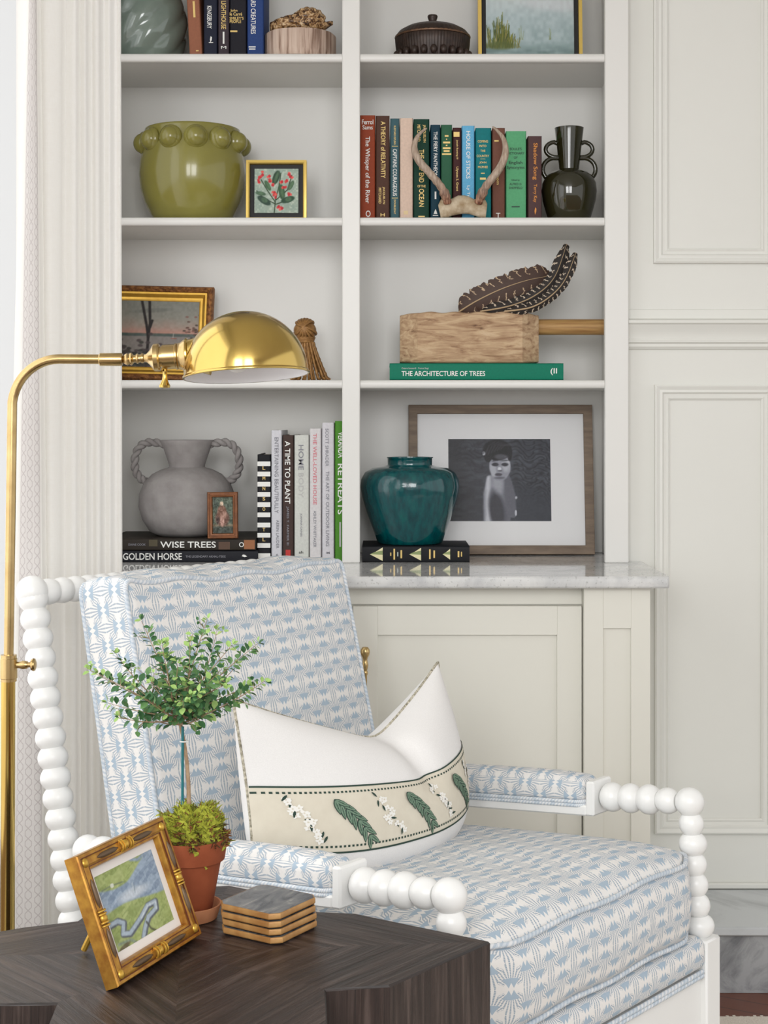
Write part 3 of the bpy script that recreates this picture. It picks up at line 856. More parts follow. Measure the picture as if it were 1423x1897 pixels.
turn([(0, .1), (0, 6), (3, 9), (8, 11.5), (12, 9), (13, 11), (16, 12), (18, 9.5), (20, 7), (24, 7), (25, 9), (28, 9.5), (29, 7.5), (33, 7.5), (34, 9), (38, 9), (39, 7), (44, 8), (50, 14), (56, 23), (58, 25.5), (66, 26), (69, 24), (69, 20), (74, 20), (74, 23), (97, 23), (98, 24.5), (101, 24.5), (102, 23), (104, 25), (107, 25), (110, 27), (114, 30), (118, 31), (118, .1)], LL(228, 666), LL(346, 659), 'socket', BRASSD, 32)
turn([(0, .1), (0, 4), (4, 5), (6, 4), (14, 4.5), (20, 5.5), (26, 8), (30, 10.5), (34, 10), (36, .1)], LL(306, 684), LL(305, 722), 'switch', BRASS)
# dome
tilt = Matrix.Translation(LL(456, 691)) @ Matrix.Rotation(math.radians(-3.6), 4, 'Y') @ Matrix.Rotation(math.radians(-4.5), 4, 'X')
k = DL/F; R0 = 115*k
outer = [(.0003, R0)]+[(R0*math.sin(a_), R0*math.cos(a_)) for a_ in [PI/2*i/26 for i in range(1, 27)]]+[(R0+.0012, -.0005), (R0+.0022, -.002), (R0+.0022, -.004), (R0+.001, -.005), (R0-.001, -.0048)]
sq = lambda a_, z: 1.0
mb = MB(); mb.lathe(outer, 72, tilt)
nk = MB()
shd = mb.build('shade', BRASS, lp, 50)
q0, q1 = LL(345, 659), LL(392, 655)
qq = (q1-q0).to_track_quat('Z', 'Y').to_matrix().to_4x4()
mb = MB(); mb.lathe([(.0002, 0), (31*k, 0), (32.5*k, 1*k), (32.5*k, 4*k), (30*k, 6*k), (31*k, 14*k), (34*k, 26*k), (40*k, 42*k)], 40, Matrix.Translation(q0) @ qq); mb.build('shade_neck', BRASS, shd, 40)
inn = [(.0003, R0-.002)]+[((R0-.002)*math.sin(a_), (R0-.002)*math.cos(a_)) for a_ in [PI/2*i/26 for i in range(1, 27)]]+[(R0-.001, -.0047)]
mb = MB(); mb.lathe(inn, 72, tilt); mb.build('shade_lining', WHITEENAMEL, shd, 50)
mb = MB(); mb.sphere(LL(440, 662), .024, 20, 14); mb.tube([LL(378, 658), LL(420, 661)], .012, 14); mb.build('bulb', M_('frosted_bulb', (235, 233, 228), .3), lp)

# ================================================================== BOOKS
_mc = {}
def cover_mat(col, rough=.6):
    k = (tuple(col), rough)
    if k not in _mc:
        v = tuple(max(0, x*.94) for x in col)
        _mc[k] = M_('book_cloth', col, rough, var=v, vscale=180, bmp=.1, bdist=.0006, spec=.22)
    return _mc[k]
def book(label, w, hgt, depth, col, texts, loc, rot=(0, 0, 0), group=None, rough=.6, extra=None, hard=True):
    """spine faces -Y; x = thickness, z = height.  texts = (string, cx, cz, length, letter height, mode, material)"""
    t = thing('book', label, 'book', loc, rot, group)
    mb = MB(); hw_ = w/2; e = .0028; sq = .003
    # rounded spine and boards in one wrap-round cover
    prof = [(-hw_, depth), (-hw_, .006), (-hw_+.0006, .003), (-hw_+.0022, .0008)]
    for i in range(7): prof.append((-hw_+.003+(w-.006)*i/6, -.0 + .0006*((i-3)/3)**2))
    prof += [(hw_-.0022, .0008), (hw_-.0006, .003), (hw_, .006), (hw_, depth), (hw_-e, depth), (hw_-e, .007), (-hw_+e, .007), (-hw_+e, depth)]
    mb.surf([[(x, y, z) for x, y in prof] for z in (0, .0008, hgt-.0008, hgt)], cv=True)
    N = len(prof)
    q = len(mb.v)
    for z, fl in ((0, 1), (hgt, 0)):
        for (x0, x1, y0, y1) in ((-hw_, -hw_+e, .006, depth), (hw_-e, hw_, .006, depth), (-hw_, hw_, .0008, .007)):
            f = [(x0, y0, z), (x1, y0, z), (x1, y1, z), (x0, y1, z)]
            mb.add(f, [(0, 1, 2, 3) if not fl else (3, 2, 1, 0)])
    mb.build('cover', cover_mat(col, rough), t, 40)
    MB().box((-hw_+e, .0072, sq), (hw_-e, depth-.004, hgt-sq)).build('page_block', PAGE, t, 0)
    for s, cx, cz, L, H, mode, mat in texts:
        mb = MB(); nm = 'lettering'
        if s == '#':      # plain stamped rectangle
            nm = 'stamped_mark'; mb.add([(cx-L/2, -.0007, cz-H/2), (cx+L/2, -.0007, cz-H/2), (cx+L/2, -.0007, cz+H/2), (cx-L/2, -.0007, cz+H/2)], [(0, 1, 2, 3)])
        elif s[0] == '^':  # polygon mark
            nm = 'emblem'; mb.add([(cx+a_*L, -.0007, cz+b_*H) for a_, b_ in s[1]], [tuple(range(len(s[1])))])
        else: add_text(mb, s, cx, cz, L, H, mode, off=.012)
        mb.build(nm, mat, t, 0)
    return t
TRI = ('^', [(-.5, -.5), (.5, -.5), (.08, .5), (-.08, .42)])
LEAFM = ('^', [(0, -.5), (.25, -.1), (.3, .3), (.05, .5), (-.1, .0)])

def std(px0, px1, py, d, zb_, depth, col, label, texts, group, rough=.6, tilt=0, ztop=None):
    w = X(px1, d)-X(px0, d); hgt = (Z(py, d) if ztop is None else ztop)-zb_
    x = (X(px0, d)+X(px1, d))/2; zbs = zb_; sc = d/F
    tt = []
    for s, fx, y0, y1, hpx, mode, mat in texts:
        # fx = offset of the text centre from the spine centre in px; y0,y1 px extents along the spine
        if mode == 'down': tt.append((s, fx*sc, (Z(y0, d)+Z(y1, d))/2-zb_, abs(y1-y0)*sc, hpx*sc, 'down', mat))
        else: tt.append((s, fx*sc, Z(y0, d)-zb_, y1*sc, hpx*sc, 'h', mat))
    return book(label, w-.0006, hgt, depth, col, tt, (x, d, zb_), (0, tilt, 0), group, rough)

G = 'books behind the antlers'; D2 = 3.655; z2 = sh[1]+.0003
std(666.8, 695.5, 213.5, D2, z2, .17, (150, 66, 38), 'rust-red book with cream lettering, leftmost behind the antlers', [('Ferrol', 0, 226, 21, 9, 'h', WHITETXT), ('Sams', 0, 236, 19, 8, 'h', WHITETXT), ('The Whisper of the River', -1, 253, 377, 11, 'down', WHITETXT), ('O', 1, 396, 9, 12, 'h', WHITETXT)], G)
std(696, 722, 214.5, D2, z2, .165, (84, 56, 44), 'dark brown book with pale gold lettering beside the rust-red one', [('A THEORY of RELATIVITY', 1, 225, 330, 8.5, 'down', GOLDTXT), ('JACQUELYN', 2, 346, 378, 5, 'down', GOLDTXT), ('MITCHARD', -5, 348, 377, 5, 'down', GOLDTXT), ('H', 0, 398, 8, 6, 'h', GOLDTXT)], G)
std(723, 740.2, 219.5, D2, z2, .15, (62, 96, 104), 'slim slate-blue book with dark bands and pale lettering', [('RUDYARD KIPLING', 0, 233, 268, 3.6, 'down', GOLDTXT), ('CAPTAINS COURAGEOUS', 0, 276, 363, 7.5, 'down', WHITETXT), ('#', 0, 271, 11, 1, 'h', GOLDTXT), ('#', 0, 367, 11, 1, 'h', GOLDTXT), ('DOUBLEDAY', 0, 370, 397, 3.4, 'down', GOLDTXT)], G)
std(740.6, 765.4, 219, D2, z2, .17, (222, 196, 178), 'blank cream-pink book with faded gold stamping', [('#', -1, 394, 8, 7, 'h', M_('faded_gold', (222, 198, 150), .5))], G)
std(766, 796, 220.5, D2, z2, .175, (16, 58, 44), 'dark bottle-green book with gold lettering behind the left antler', [('JACQUELYN', 5, 231, 264, 6, 'down', GOLDTXT), ('MITCHARD', -5, 231, 262, 6, 'down', GOLDTXT), ('THE DEEP END', 0, 277, 338, 9, 'down', GOLDTXT), ('OF THE', 0, 345, 15, 4.5, 'h', GOLDTXT), ('OCEAN', 0, 350, 383, 9.5, 'down', GOLDTXT), ('#', 0, 401, 12, 2, 'h', GOLDTXT)], G)
std(797.5, 816.3, 231, D2, z2, .16, (16, 56, 72), 'dark teal-blue book with white lettering and small sail emblem', [('THE FIERY PANTHEON', 0, 244, 328, 7, 'down', WHITETXT), ('#', 0, 362, 3, 14, 'h', WHITETXT), (TRI, 0, 392, 7, 9, 'h', WHITETXT), ('#', 0, 399, 10, 1.5, 'h', WHITETXT)], G)
std(817, 838, 231, D2, z2, .16, (46, 96, 70), 'mid-green book with stacked gold lines near its top', [('#', 0, 252, 7, 3, 'h', GOLDTXT), ('#', 0, 258, 2, 2, 'h', GOLDTXT), ('#', 0, 264, 13, 3.4, 'h', GOLDTXT), ('#', 0, 269.5, 3, 2.4, 'h', GOLDTXT), ('#', 0, 274.5, 14, 3.4, 'h', GOLDTXT), ('#', 0, 280, 11, 3.4, 'h', GOLDTXT), ('#', 0, 285.5, 17, 3, 'h', GOLDTXT)], G)
std(838.8, 855, 236.5, D2, z2, .15, (66, 32, 32), 'slim maroon book with a gold square at its top', [('#', -1, 249, 11, 9, 'h', GOLDTXT), ('Josiah Bunting III', 0, 259, 295, 4, 'down', GOLDTXT), ('Ulysses S. Grant', 0, 309, 354, 5.5, 'down', GOLDTXT)], G)
std(855.6, 879.6, 233, D2, z2, .165, (104, 178, 218), 'sky-blue book with white lettering between the antlers', [('HOUSE OF STICKS', 0, 243, 331, 7.5, 'down', WHITETXT), ('Ly Tran', 0, 344, 374, 7, 'down', WHITETXT)], G)
std(881, 910.5, 237, D2, z2, .17, (14, 118, 122), 'bright teal book with stacked gold lettering beside the sky-blue one', [('COMING', -1, 262, 19, 4.6, 'h', GOLDTXT), ('INTO', -1, 270.5, 13, 4, 'h', GOLDTXT), ('THE', -1, 279.5, 9, 4, 'h', GOLDTXT), ('COUNTRY', -1, 289, 23, 4.4, 'h', GOLDTXT), ('JOHN', -1, 301.5, 13, 4.4, 'h', GOLDTXT), ('MCPHEE', -1, 309.5, 18, 4.2, 'h', GOLDTXT), ('#', -1, 294.5, 9, .8, 'h', GOLDTXT), ('#', -1, 321, 7, 1.5, 'h', GOLDTXT), ('#', -1, 331, 11, 4, 'h', GOLDTXT)], G)
std(912, 936, 237, D2, z2, .165, (112, 72, 58), 'chocolate-brown book with gold lettering behind the right antler', [('#', -4, 261, 8, 3, 'h', GOLDTXT), ("'s Room", -1, 311, 342, 5.5, 'down', GOLDTXT), ('T', -1, 399, 8, 9, 'h', WHITETXT)], G)
std(937.3, 975.6, 243, D2, z2, .175, (92, 168, 120), 'thick leaf-green book with dark green lettering', [("SOULE'S", -1, 276, 22, 5, 'h', GREENTXT), ('DICTIONARY', -1, 284, 32, 4.6, 'h', GREENTXT), ('OF', -1, 292, 7, 4.5, 'h', GREENTXT), ('English', -1, 302, 25, 7.5, 'h', GREENTXT), ('Synonyms', -1, 311, 33, 7, 'h', GREENTXT), ('Edited by', -1, 334, 15, 4, 'h', GREENTXT), ('ALFRED D.', -1, 341, 23, 4.2, 'h', GREENTXT), ('SHEFFIELD', -1, 348, 25, 4.4, 'h', GREENTXT), ('#', -1, 383, 15, 2.2, 'h', GREENTXT)], G)
std(978, 1004.3, 252, D2, z2, .165, (82, 58, 58), 'plum-brown book with orange lettering, last before the two-handled vase', [('Shadow Song', 0, 265, 333, 9.5, 'down', ORANGETXT), ('Terry Kay', 0, 341, 375, 7.5, 'down', ORANGETXT), (LEAFM, 0, 391, 9, 14, 'h', ORANGETXT)], G)

G = 'books on the top shelf'; D1 = 3.65; z1 = sh[0]+.0003
std(351, 375.5, 0, D1, z1, .16, (150, 96, 72), 'tan-brown book leaning beside the swirled glass vase', [('#', 1, 18, 4, 30, 'h', GOLDTXT), ('#', 3, 95, 5, 2, 'h', GOLDTXT)], G, tilt=math.radians(-3.0), ztop=z1+.225).location.z += .001
std(377, 403, 0, D1, z1, .16, (28, 32, 50), 'midnight-navy book with a white feather emblem', [('KINGSBURY', -2, 11, 53, 8.5, 'down', WHITETXT), (LEAFM, 0, 73, 9, 12, 'h', WHITETXT), ('#', 1, 79, 8, 1.5, 'h', WHITETXT)], G, ztop=z1+.24)
std(403.7, 425, 0, D1, z1, .16, (62, 52, 58), 'grey-brown book with large cream lettering running down', [('LIGHTHOUSE', 0, 2, 54, 9, 'down', GOLDTXT), ('#', 0, 70, 3, 22, 'h', WHITETXT), ('M', 0, 88, 10, 5, 'h', WHITETXT)], G, ztop=z1+.245)
std(425.6, 457, 0, D1, z1, .165, (26, 25, 34), 'black book with small stacked gold lettering', [('John', -8, 20, 13, 6, 'h', GOLDTXT), ('le Carr\u00e9', -4, 26, 23, 6, 'h', GOLDTXT), ("SMILEY'S", -3, 34, 26, 5.5, 'h', GOLDTXT), ('PEOPLE', -5, 40, 21, 5.5, 'h', GOLDTXT), ('#', -8, 58, 13, 3, 'h', GOLDTXT)], G, ztop=z1+.242)
std(457.6, 489, 0, D1, z1, .17, (40, 66, 122), 'royal-blue book with white lettering at the end of its row', [('WARD CREATURES', -4, -14, 63, 9, 'down', WHITETXT), ('#', -6, 87, 13, 2, 'h', WHITETXT), ('#', -6, 91, 12, 2, 'h', WHITETXT)], G, ztop=z1+.25)

G = 'tall books beside the divider'; D3 = 3.632; z3 = zc+.0003
t = std(476.5, 501.5, 842, D3, z3, .215, (24, 25, 30), 'black and white striped book with gold letters', [], G)
mb = MB(); sc = D3/F; mats = [WHITETXT, GOLDTXT]; wd = 24*sc
for i in range(10):
    y0 = 855+i*18.9; cz = Z(y0+4.2, D3)-z3
    mb.add([(-wd/2, -.0008, cz-4.3*sc), (wd/2, -.0008, cz-4.3*sc), (wd/2, -.0008, cz+4.3*sc), (-wd/2, -.0008, cz+4.3*sc)], [(0, 1, 2, 3)], 0)
for s_, y in zip('LMNSOTL', (867, 886, 905, 924, 943, 981, 999.5)): add_text(mb, s_, 0, Z(y, D3)-z3, 5*sc, 6.5*sc, 'h', -.0009, 1, .02)
mb.build('striped_wrapper', mats, t, 0)
std(502.2, 522.5, 797, D3, z3, .225, (212, 212, 218), 'white book with faint grey lettering beside the striped book', [('ENTERTAINING BEAUTIFULLY', 0, 810, 951, 7.5, 'down', GREYTXT), ('AERIN LAUDER', 2, 963, 1016, 5.5, 'down', GREYTXT), ('A', 1, 1028, 6, 5, 'h', GREYTXT)], G)
std(523.3, 544.3, 806, D3, z3, .225, (70, 54, 50), 'dark brown tall book with bold white lettering and red foot', [('A TIME TO PLANT', -1, 817, 933, 10, 'down', WHITETXT), ('JAMES T. FARMER III', -1, 938, 1010, 5.5, 'down', GREYTXT), ('#', 0, 1025, 9, 13, 'h', M_('red_mark', (186, 44, 40), .6))], G)
std(545, 572.5, 806, D3, z3, .22, (208, 210, 204), 'thick pale-grey book with widely spaced lettering', [('HOME', -1, 824, 871, 9.5, 'down', GREYTXT), ('BODY', -1, 876, 922, 9.5, 'down', PALETXT), ('JOANNA GAINES', -1, 951, 994, 4.5, 'down', GREYTXT), ('ah', -1, 1023, 8, 5, 'h', BLACKTXT)], G)
std(573.3, 595.5, 794, D3, z3, .225, (216, 213, 214), 'white book with pink lettering', [('THE WELL-LOVED HOUSE', -1, 803, 935, 7, 'down', PINKTXT), ('ASHLEY WHITTAKER', -1, 946, 1014, 5.5, 'down', GREYTXT)], G)
std(596.3, 619.5, 783, D3, z3, .23, (212, 210, 215), 'tall white book with thin grey lettering next to the green one', [('SCOTT SHRADER', -2, 794, 864, 6, 'down', GREYTXT), ('THE ART OF OUTDOOR LIVING', -1, 873, 1012, 6.5, 'down', GREYTXT), ('M', 0, 1024, 6, 4, 'h', GREYTXT)], G)
std(620.3, 642.3, 780, D3, z3, .23, (78, 138, 44), 'tall grass-green book tucked behind the divider', [('VERANDA', .6, 800, 848, 11, 'down', WHITETXT), ('RETREATS', -.2, 859, 953, 10.5, 'down', WHITETXT), ('#', -1, 990, 3, 46, 'h', PALETXT)], G)

def lying(label, pxl, pxr, pyb, pyt, d, zb_, depth, col, texts, rough=.55, group=None):
    """book lying flat, spine to the front; texts centre px relative to the right end"""
    sc = d/F; w = (pyb-pyt)*sc; hgt = (pxr-pxl)*sc
    tt = []
    for s, p0, p1, off, hpx, mat in texts:      # p0,p1 px along x; off px above spine centre
        czl = (pxr-(p0+p1)/2)*sc
        if mode_of(s): tt.append((s, off*sc, czl, hpx*sc, (p1-p0)*sc, 'h', mat))
        else: tt.append((s, off*sc, czl, (p1-p0)*sc, hpx*sc, 'down', mat))
    return book(label, w, hgt, depth, col, tt, (X(pxr, d), d, zb_+w/2+.0003), (0, -PI/2, 0), group, rough), w
def mode_of(s): return s == '#' or s[0] == '^'
DL2 = 3.616
gb, wg = lying('black book with silver lettering lying at the bottom of its stack under the grey jar', 203, 478, 1044, 1022.5, DL2, zc, .25, (30, 31, 38), [('GOLDEN HORSE', 228, 337, 0, 12.5, WHITETXT), ('THE LEGENDARY AKHAL-TEKE', 344, 418, 0, 4, GREYTXT), (LEAFM, 448, 458, 0, 12, WHITETXT)], group='books under the grey jar')
wt, ww = lying('dark woodland-printed book with bold white lettering lying directly under the grey jar', 200, 474, 1022.5, 1000.5, DL2, zc+wg+.0003, .25, (48, 42, 36), [('WISE TREES', 297, 400, 0, 11.5, WHITETXT), ('DIANE COOK', 238, 270, 0, 4, GREYTXT), ('#', 452, 472, 0, 17, M_('bark_orange', (150, 96, 58), .6)), ('#', 405, 426, -2, 14, M_('bark_brown', (86, 62, 46), .6)), ('#', 276, 292, 3, 12, M_('bark_moss', (74, 66, 44), .6)), ('O', 443, 452, 0, 9, WHITETXT)], group='books under the grey jar')
ZG = zc+wg+ww+.0009
nb_, wn_ = lying('black book with three gold mountain peaks lying under the teal jar', 671, 870, 1042, 1012, 3.616, zc, .172, (24, 25, 29), [(('^', [(-.5, -.5), (.5, 0), (-.5, .5), (-.3, .1)]), 0, 0, 0, 0, GOLDTXT)][:0]+[('#', 723, 725, 0, 6, GOLDTXT), ('#', 729, 732, 0, 20, GOLDTXT), ('#', 736, 738, 0, 8, SILVTXT), ('#', 742, 745, 0, 15, GOLDTXT), ('#', 795, 798, 0, 18, GOLDTXT), ('#', 803, 806, 0, 14, GOLDTXT), ('#', 848, 851, 0, 11, GOLDTXT), ('#', 854, 856, 0, 9, GOLDTXT)])
mb = MB(); sc = 3.616/F
PEAKL = M_('pale_gold_peak', (222, 214, 170), .4, .1); PEAKD = M_('green_gold_peak', (132, 146, 92), .4, .1)
for p0, p1, hh_ in ((685, 709, 25), (758, 780, 24), (820, 834, 20)):
    zc0 = (870-p0)*sc; zc1 = (870-p1)*sc; h2 = hh_*sc/2
    mb.add([(0, -.0008, zc0), (-h2, -.0008, zc1), (-h2*.1, -.0008, zc1)], [(0, 1, 2)], 0)
    mb.add([(0, -.0008, zc0), (-h2*.1, -.0008, zc1), (h2*.8, -.0008, zc1)], [(0, 1, 2)], 1)
    mb.add([(h2*.35, -.0009, zc0+(zc1-zc0)*.45), (h2*.55, -.0009, zc1), (h2, -.0009, zc1)], [(0, 1, 2)], 0)
mb.build('peak_emblem', [PEAKL, PEAKD], nb_, 0)
ab, wa = lying('emerald-green book lying under the wooden mallet head', 722, 1044, 704.5, 673, 3.622, sh[2], .21, (0, 118, 92), [('THE ARCHITECTURE OF TREES', 744, 899, -3.5, 9.5, WHITETXT), ('Cesare Leonardi   Franca Stagi', 744, 794, 6, 4, PALETXT), ('(II', 1020, 1032, 0, 13, WHITETXT)])

# ================================================================== FRAMED PICTURES
def framed(name, label, px_c, d, zb_, w, h, prof, fmat, lean=0, yaw=0, roll=0, x=None):
    """origin at the bottom back edge; picture faces -Y"""
    t = thing(name, label, 'framed picture', (X(px_c, d) if x is None else x, d, zb_), (0, 0, 0))
    t.rotation_euler = (Matrix.Rotation(yaw, 3, 'Z') @ Matrix.Rotation(-lean, 3, 'X') @ Matrix.Rotation(roll, 3, 'Y')).to_euler()
    mb = MB(); mb.rect_sweep(-w/2, w/2, 0, h, prof); mb.build('frame', fmat, t, 25)
    return t
GILT = M_('gilt_frame', (196, 148, 62), .34, .65, var=(150, 98, 40), vscale=70)
GILTB = M_('bright_gilt', (214, 172, 74), .3, .6, var=(196, 150, 60), vscale=40)
GILTY = M_('thin_gold_frame', (218, 186, 98), .35, .5)
ORN = M_('carved_antique_gilt', (176, 120, 66), .5, .4, var=(92, 52, 28), vscale=110, bmp=1, bdist=.006)
BLK = M_('black_mat', (22, 22, 24), .6)
CARD = M_('frame_backing', (120, 96, 66), .8)
MATW = M_('white_mat_board', (226, 226, 227), .6)
def backing(t, w, h, y=-.002, e=.004): MB().box((-w/2+e, y-.001, e), (w/2-e, y+.001, h-e)).build('backing', CARD, t, 0)

# marsh painting, top right
dT = 3.77
wT = 192*dT/F; hT = .265
t = framed('framed_painting', 'marsh landscape painting in a thin gold and black frame on the top shelf', 981, dT, sh[0]+.0004, wT, hT, [(0, 0), (0, -.030), (.0085, -.030), (.0085, 0)], GILTY, lean=math.radians(5))
MB().box((-wT/2+.0087, -.016, .0087), (wT/2-.0087, -.002, hT-.0087)).build('black_liner', BLK, t, 0)
def marsh(u, v):
    n = vnoise(u, v, 9, 7, 1); n2 = vnoise(u, v, 30, 22, 2); n3 = vnoise(u, v, 6, 30, 5)
    img = np.zeros(u.shape+(3,))+np.array((196, 204, 204))
    img = put(img, soft(v-.62+.1*(n-.5), .3)*.9, (176, 192, 196))
    img = put(img, soft(v-.42, .35)*(.35+.5*n), (148, 168, 170))
    img = put(img, ell(u, v, .3, .78, .4, .1, .05, .6)*(.6+.4*n), (222, 216, 212)); img = put(img, ell(u, v, .75, .62, .35, .07, -.1, .8)*.7, (206, 208, 212))
    img = put(img, soft(v-.14, .12)*.7*(.5+n3), (112, 134, 132)); img = put(img, soft(.06-np.abs(v-.12), .05)*.35*n2, (190, 204, 204))
    r = np.random.default_rng(3)
    for i in range(110):
        x0 = r.normal(.17, .085); y0 = .12+.02*r.random(); L = .10+.30*r.random()*math.exp(-((x0-.15)/.12)**2)
        img = put(img, seg(u, v, x0, y0, x0+r.normal(0, .03), y0+L, .004, .006)*.85, ((126, 128, 50), (88, 100, 50), (150, 140, 80), (70, 84, 52))[i % 4])
    img = put(img, ell(u, v, .16, .15, .17, .045, 0, .5)*.75, (96, 106, 62))
    for i in range(14):
        x0 = r.choice([.40, .41, .72, .735])+r.normal(0, .008); img = put(img, seg(u, v, x0, .22, x0+r.normal(0, .012), .22+.16*r.random(), .003, .006)*.55, (132, 142, 92))
    return img+ (n2[..., None]-.5)*12
canvas('canvas', wT-.040, hT-.040, marsh, ART, t, z0=.020, y=-.021, nu=150, nv=150)

# small floral painting
dF = 3.70; wF = 112*3.675/F; hF = .1485
t = framed('framed_painting', 'small red and green floral painting in a gold frame beside the olive pot', 513, dF, sh[1]+.0004, wF, hF, [(0, 0), (0, -.026), (.005, -.027), (.008, -.025), (.009, 0)], GILTY, lean=math.radians(3))
MB().box((-wF/2+.0092, -.014, .0092), (wF/2-.0092, -.002, hF-.0092)).build('black_liner', BLK, t, 0)
def floral(u, v):
    n = vnoise(u, v, 8, 8, 11); n2 = vnoise(u, v, 26, 26, 12)
    img = np.zeros(u.shape+(3,))+np.array((166, 180, 166)); img = put(img, n*.7, (138, 160, 150)); img = put(img, (n2 > .72)*.5, (196, 204, 190))
    for a in ([(.45, 0), (.48, .3), (.56, .62), (.6, .9)], [(.47, .25), (.3, .5), (.15, .75)], [(.5, .3), (.75, .52), (.85, .85)], [(.48, .2), (.2, .34), (.05, .5)], [(.5, .2), (.8, .3)]): img = put(img, pline(u, v, a, .012, .012), (58, 74, 54))
    for (x, y, rx, ry, ro, c) in ((.49, .80, .075, .17, -.35, (52, 76, 58)), (.22, .28, .17, .075, -.55, (50, 72, 60)), (.62, .47, .07, .18, .15, (62, 92, 66)), (.76, .30, .16, .07, .3, (48, 76, 58)), (.30, .62, .05, .13, .5, (74, 104, 76)), (.83, .62, .05, .12, -.5, (78, 104, 80)), (.14, .44, .12, .045, -.2, (78, 104, 82))):
        img = put(img, ell(u, v, x, y, rx, ry, ro, .25), c); img = put(img, ell(u, v, x+.01, y+.01, rx*.45, ry*.7, ro, .5)*.5, (104, 136, 100))
    r = np.random.default_rng(9)
    for (x, y) in ((.12, .80), (.18, .88), (.10, .72), (.36, .74), (.42, .64), (.33, .84), (.62, .70), (.66, .58), (.74, .72), (.80, .86), (.84, .78), (.42, .45), (.45, .40), (.82, .44), (.55, .12), (.60, .10)):
        for k in range(3): img = put(img, ell(u, v, x+r.normal(0, .02), y+r.normal(0, .02), .035, .028, r.random()*3, .4)*.95, ((206, 66, 66), (226, 92, 86), (190, 44, 54))[k])
    return img+(n2[..., None]-.5)*14
canvas('canvas', wF-.040, hF-.040, floral, ART, t, z0=.020, y=-.0185, nu=110, nv=110)

# gilt landscape on the third shelf
dG = 3.80; wG = .272; hG = .243
t = framed('framed_painting', 'sunset lake painting in a wide antique gilt frame half behind the curtain', 0, dG, sh[2]+.0004, wG, hG, [(0, 0), (0, -.022), (.004, -.030), (.010, -.032), (.015, -.027), (.017, -.020)], ORN, lean=math.radians(9), roll=math.radians(1.4), x=X(391, dG)-wG/2)
mb = MB(); mb.rect_sweep(-wG/2, wG/2, 0, hG, [(.0165, -.012), (.0165, -.024), (.021, -.023), (.028, -.014), (.032, -.013), (.0365, -.010), (.0365, -.004)]); mb.build('inner_moulding', GILTB, t, 25)
backing(t, wG, hG)
def sunset(u, v):
    n = vnoise(u, v, 12, 9, 21); n2 = vnoise(u, v, 40, 30, 22)
    img = np.zeros(u.shape+(3,))+np.array((150, 146, 136)); img = put(img, soft(.75-v+.1*(n-.5), .3)*.7, (124, 128, 122)); img = put(img, soft(v-.66+.08*n, .25)*.8, (176, 140, 128)); img = put(img, soft(v-.56, .1)*.6, (196, 138, 124))
    img = put(img, soft(v-.50, .02), (136, 130, 126)); img = put(img, soft(np.abs(v-.49)-.022, .02)*(.6+.4*n), (70, 86, 82)); img = put(img, soft(v-.2+.1*n, .2)*.6, (96, 84, 86))
    img = put(img, ell(u, v, .4, .85, .25, .03, .1, .6)*.5, (110, 112, 108))
    for p in ([(.36, 0), (.37, .45), (.345, .62), (.27, 1)], [(.37, .45), (.385, .66), (.365, 1)], [(.385, .6), (.41, .7)]): img = put(img, pline(u, v, p, .017, .012), (44, 40, 40))
    r = np.random.default_rng(4)
    for i in range(70):
        x, y = r.normal(.95, .07), abs(r.normal(.36, .18)); img = put(img, ell(u, v, x, y, .02, .014, 0, .6)*.8, ((92, 70, 62), (122, 82, 74), (70, 62, 56))[i % 3])
    for i in range(90):
        x, y = abs(r.normal(.1, .16)), abs(r.normal(.06, .20)); img = put(img, ell(u, v, x, y, .03, .022, 0, .6)*.8, ((50, 48, 46), (76, 66, 68), (58, 60, 54))[i % 3])
    img = put(img, seg(u, v, .66, .44, .72, .44, .006, .01), (150, 92, 80)); img = put(img, seg(u, v, .68, .45, .685, .52, .003, .01), (186, 176, 168))
    return img+(n2[..., None]-.5)*12
canvas('canvas', wG-.070, hG-.070, sunset, ART, t, z0=.035, y=-.0085, nu=120, nv=110)

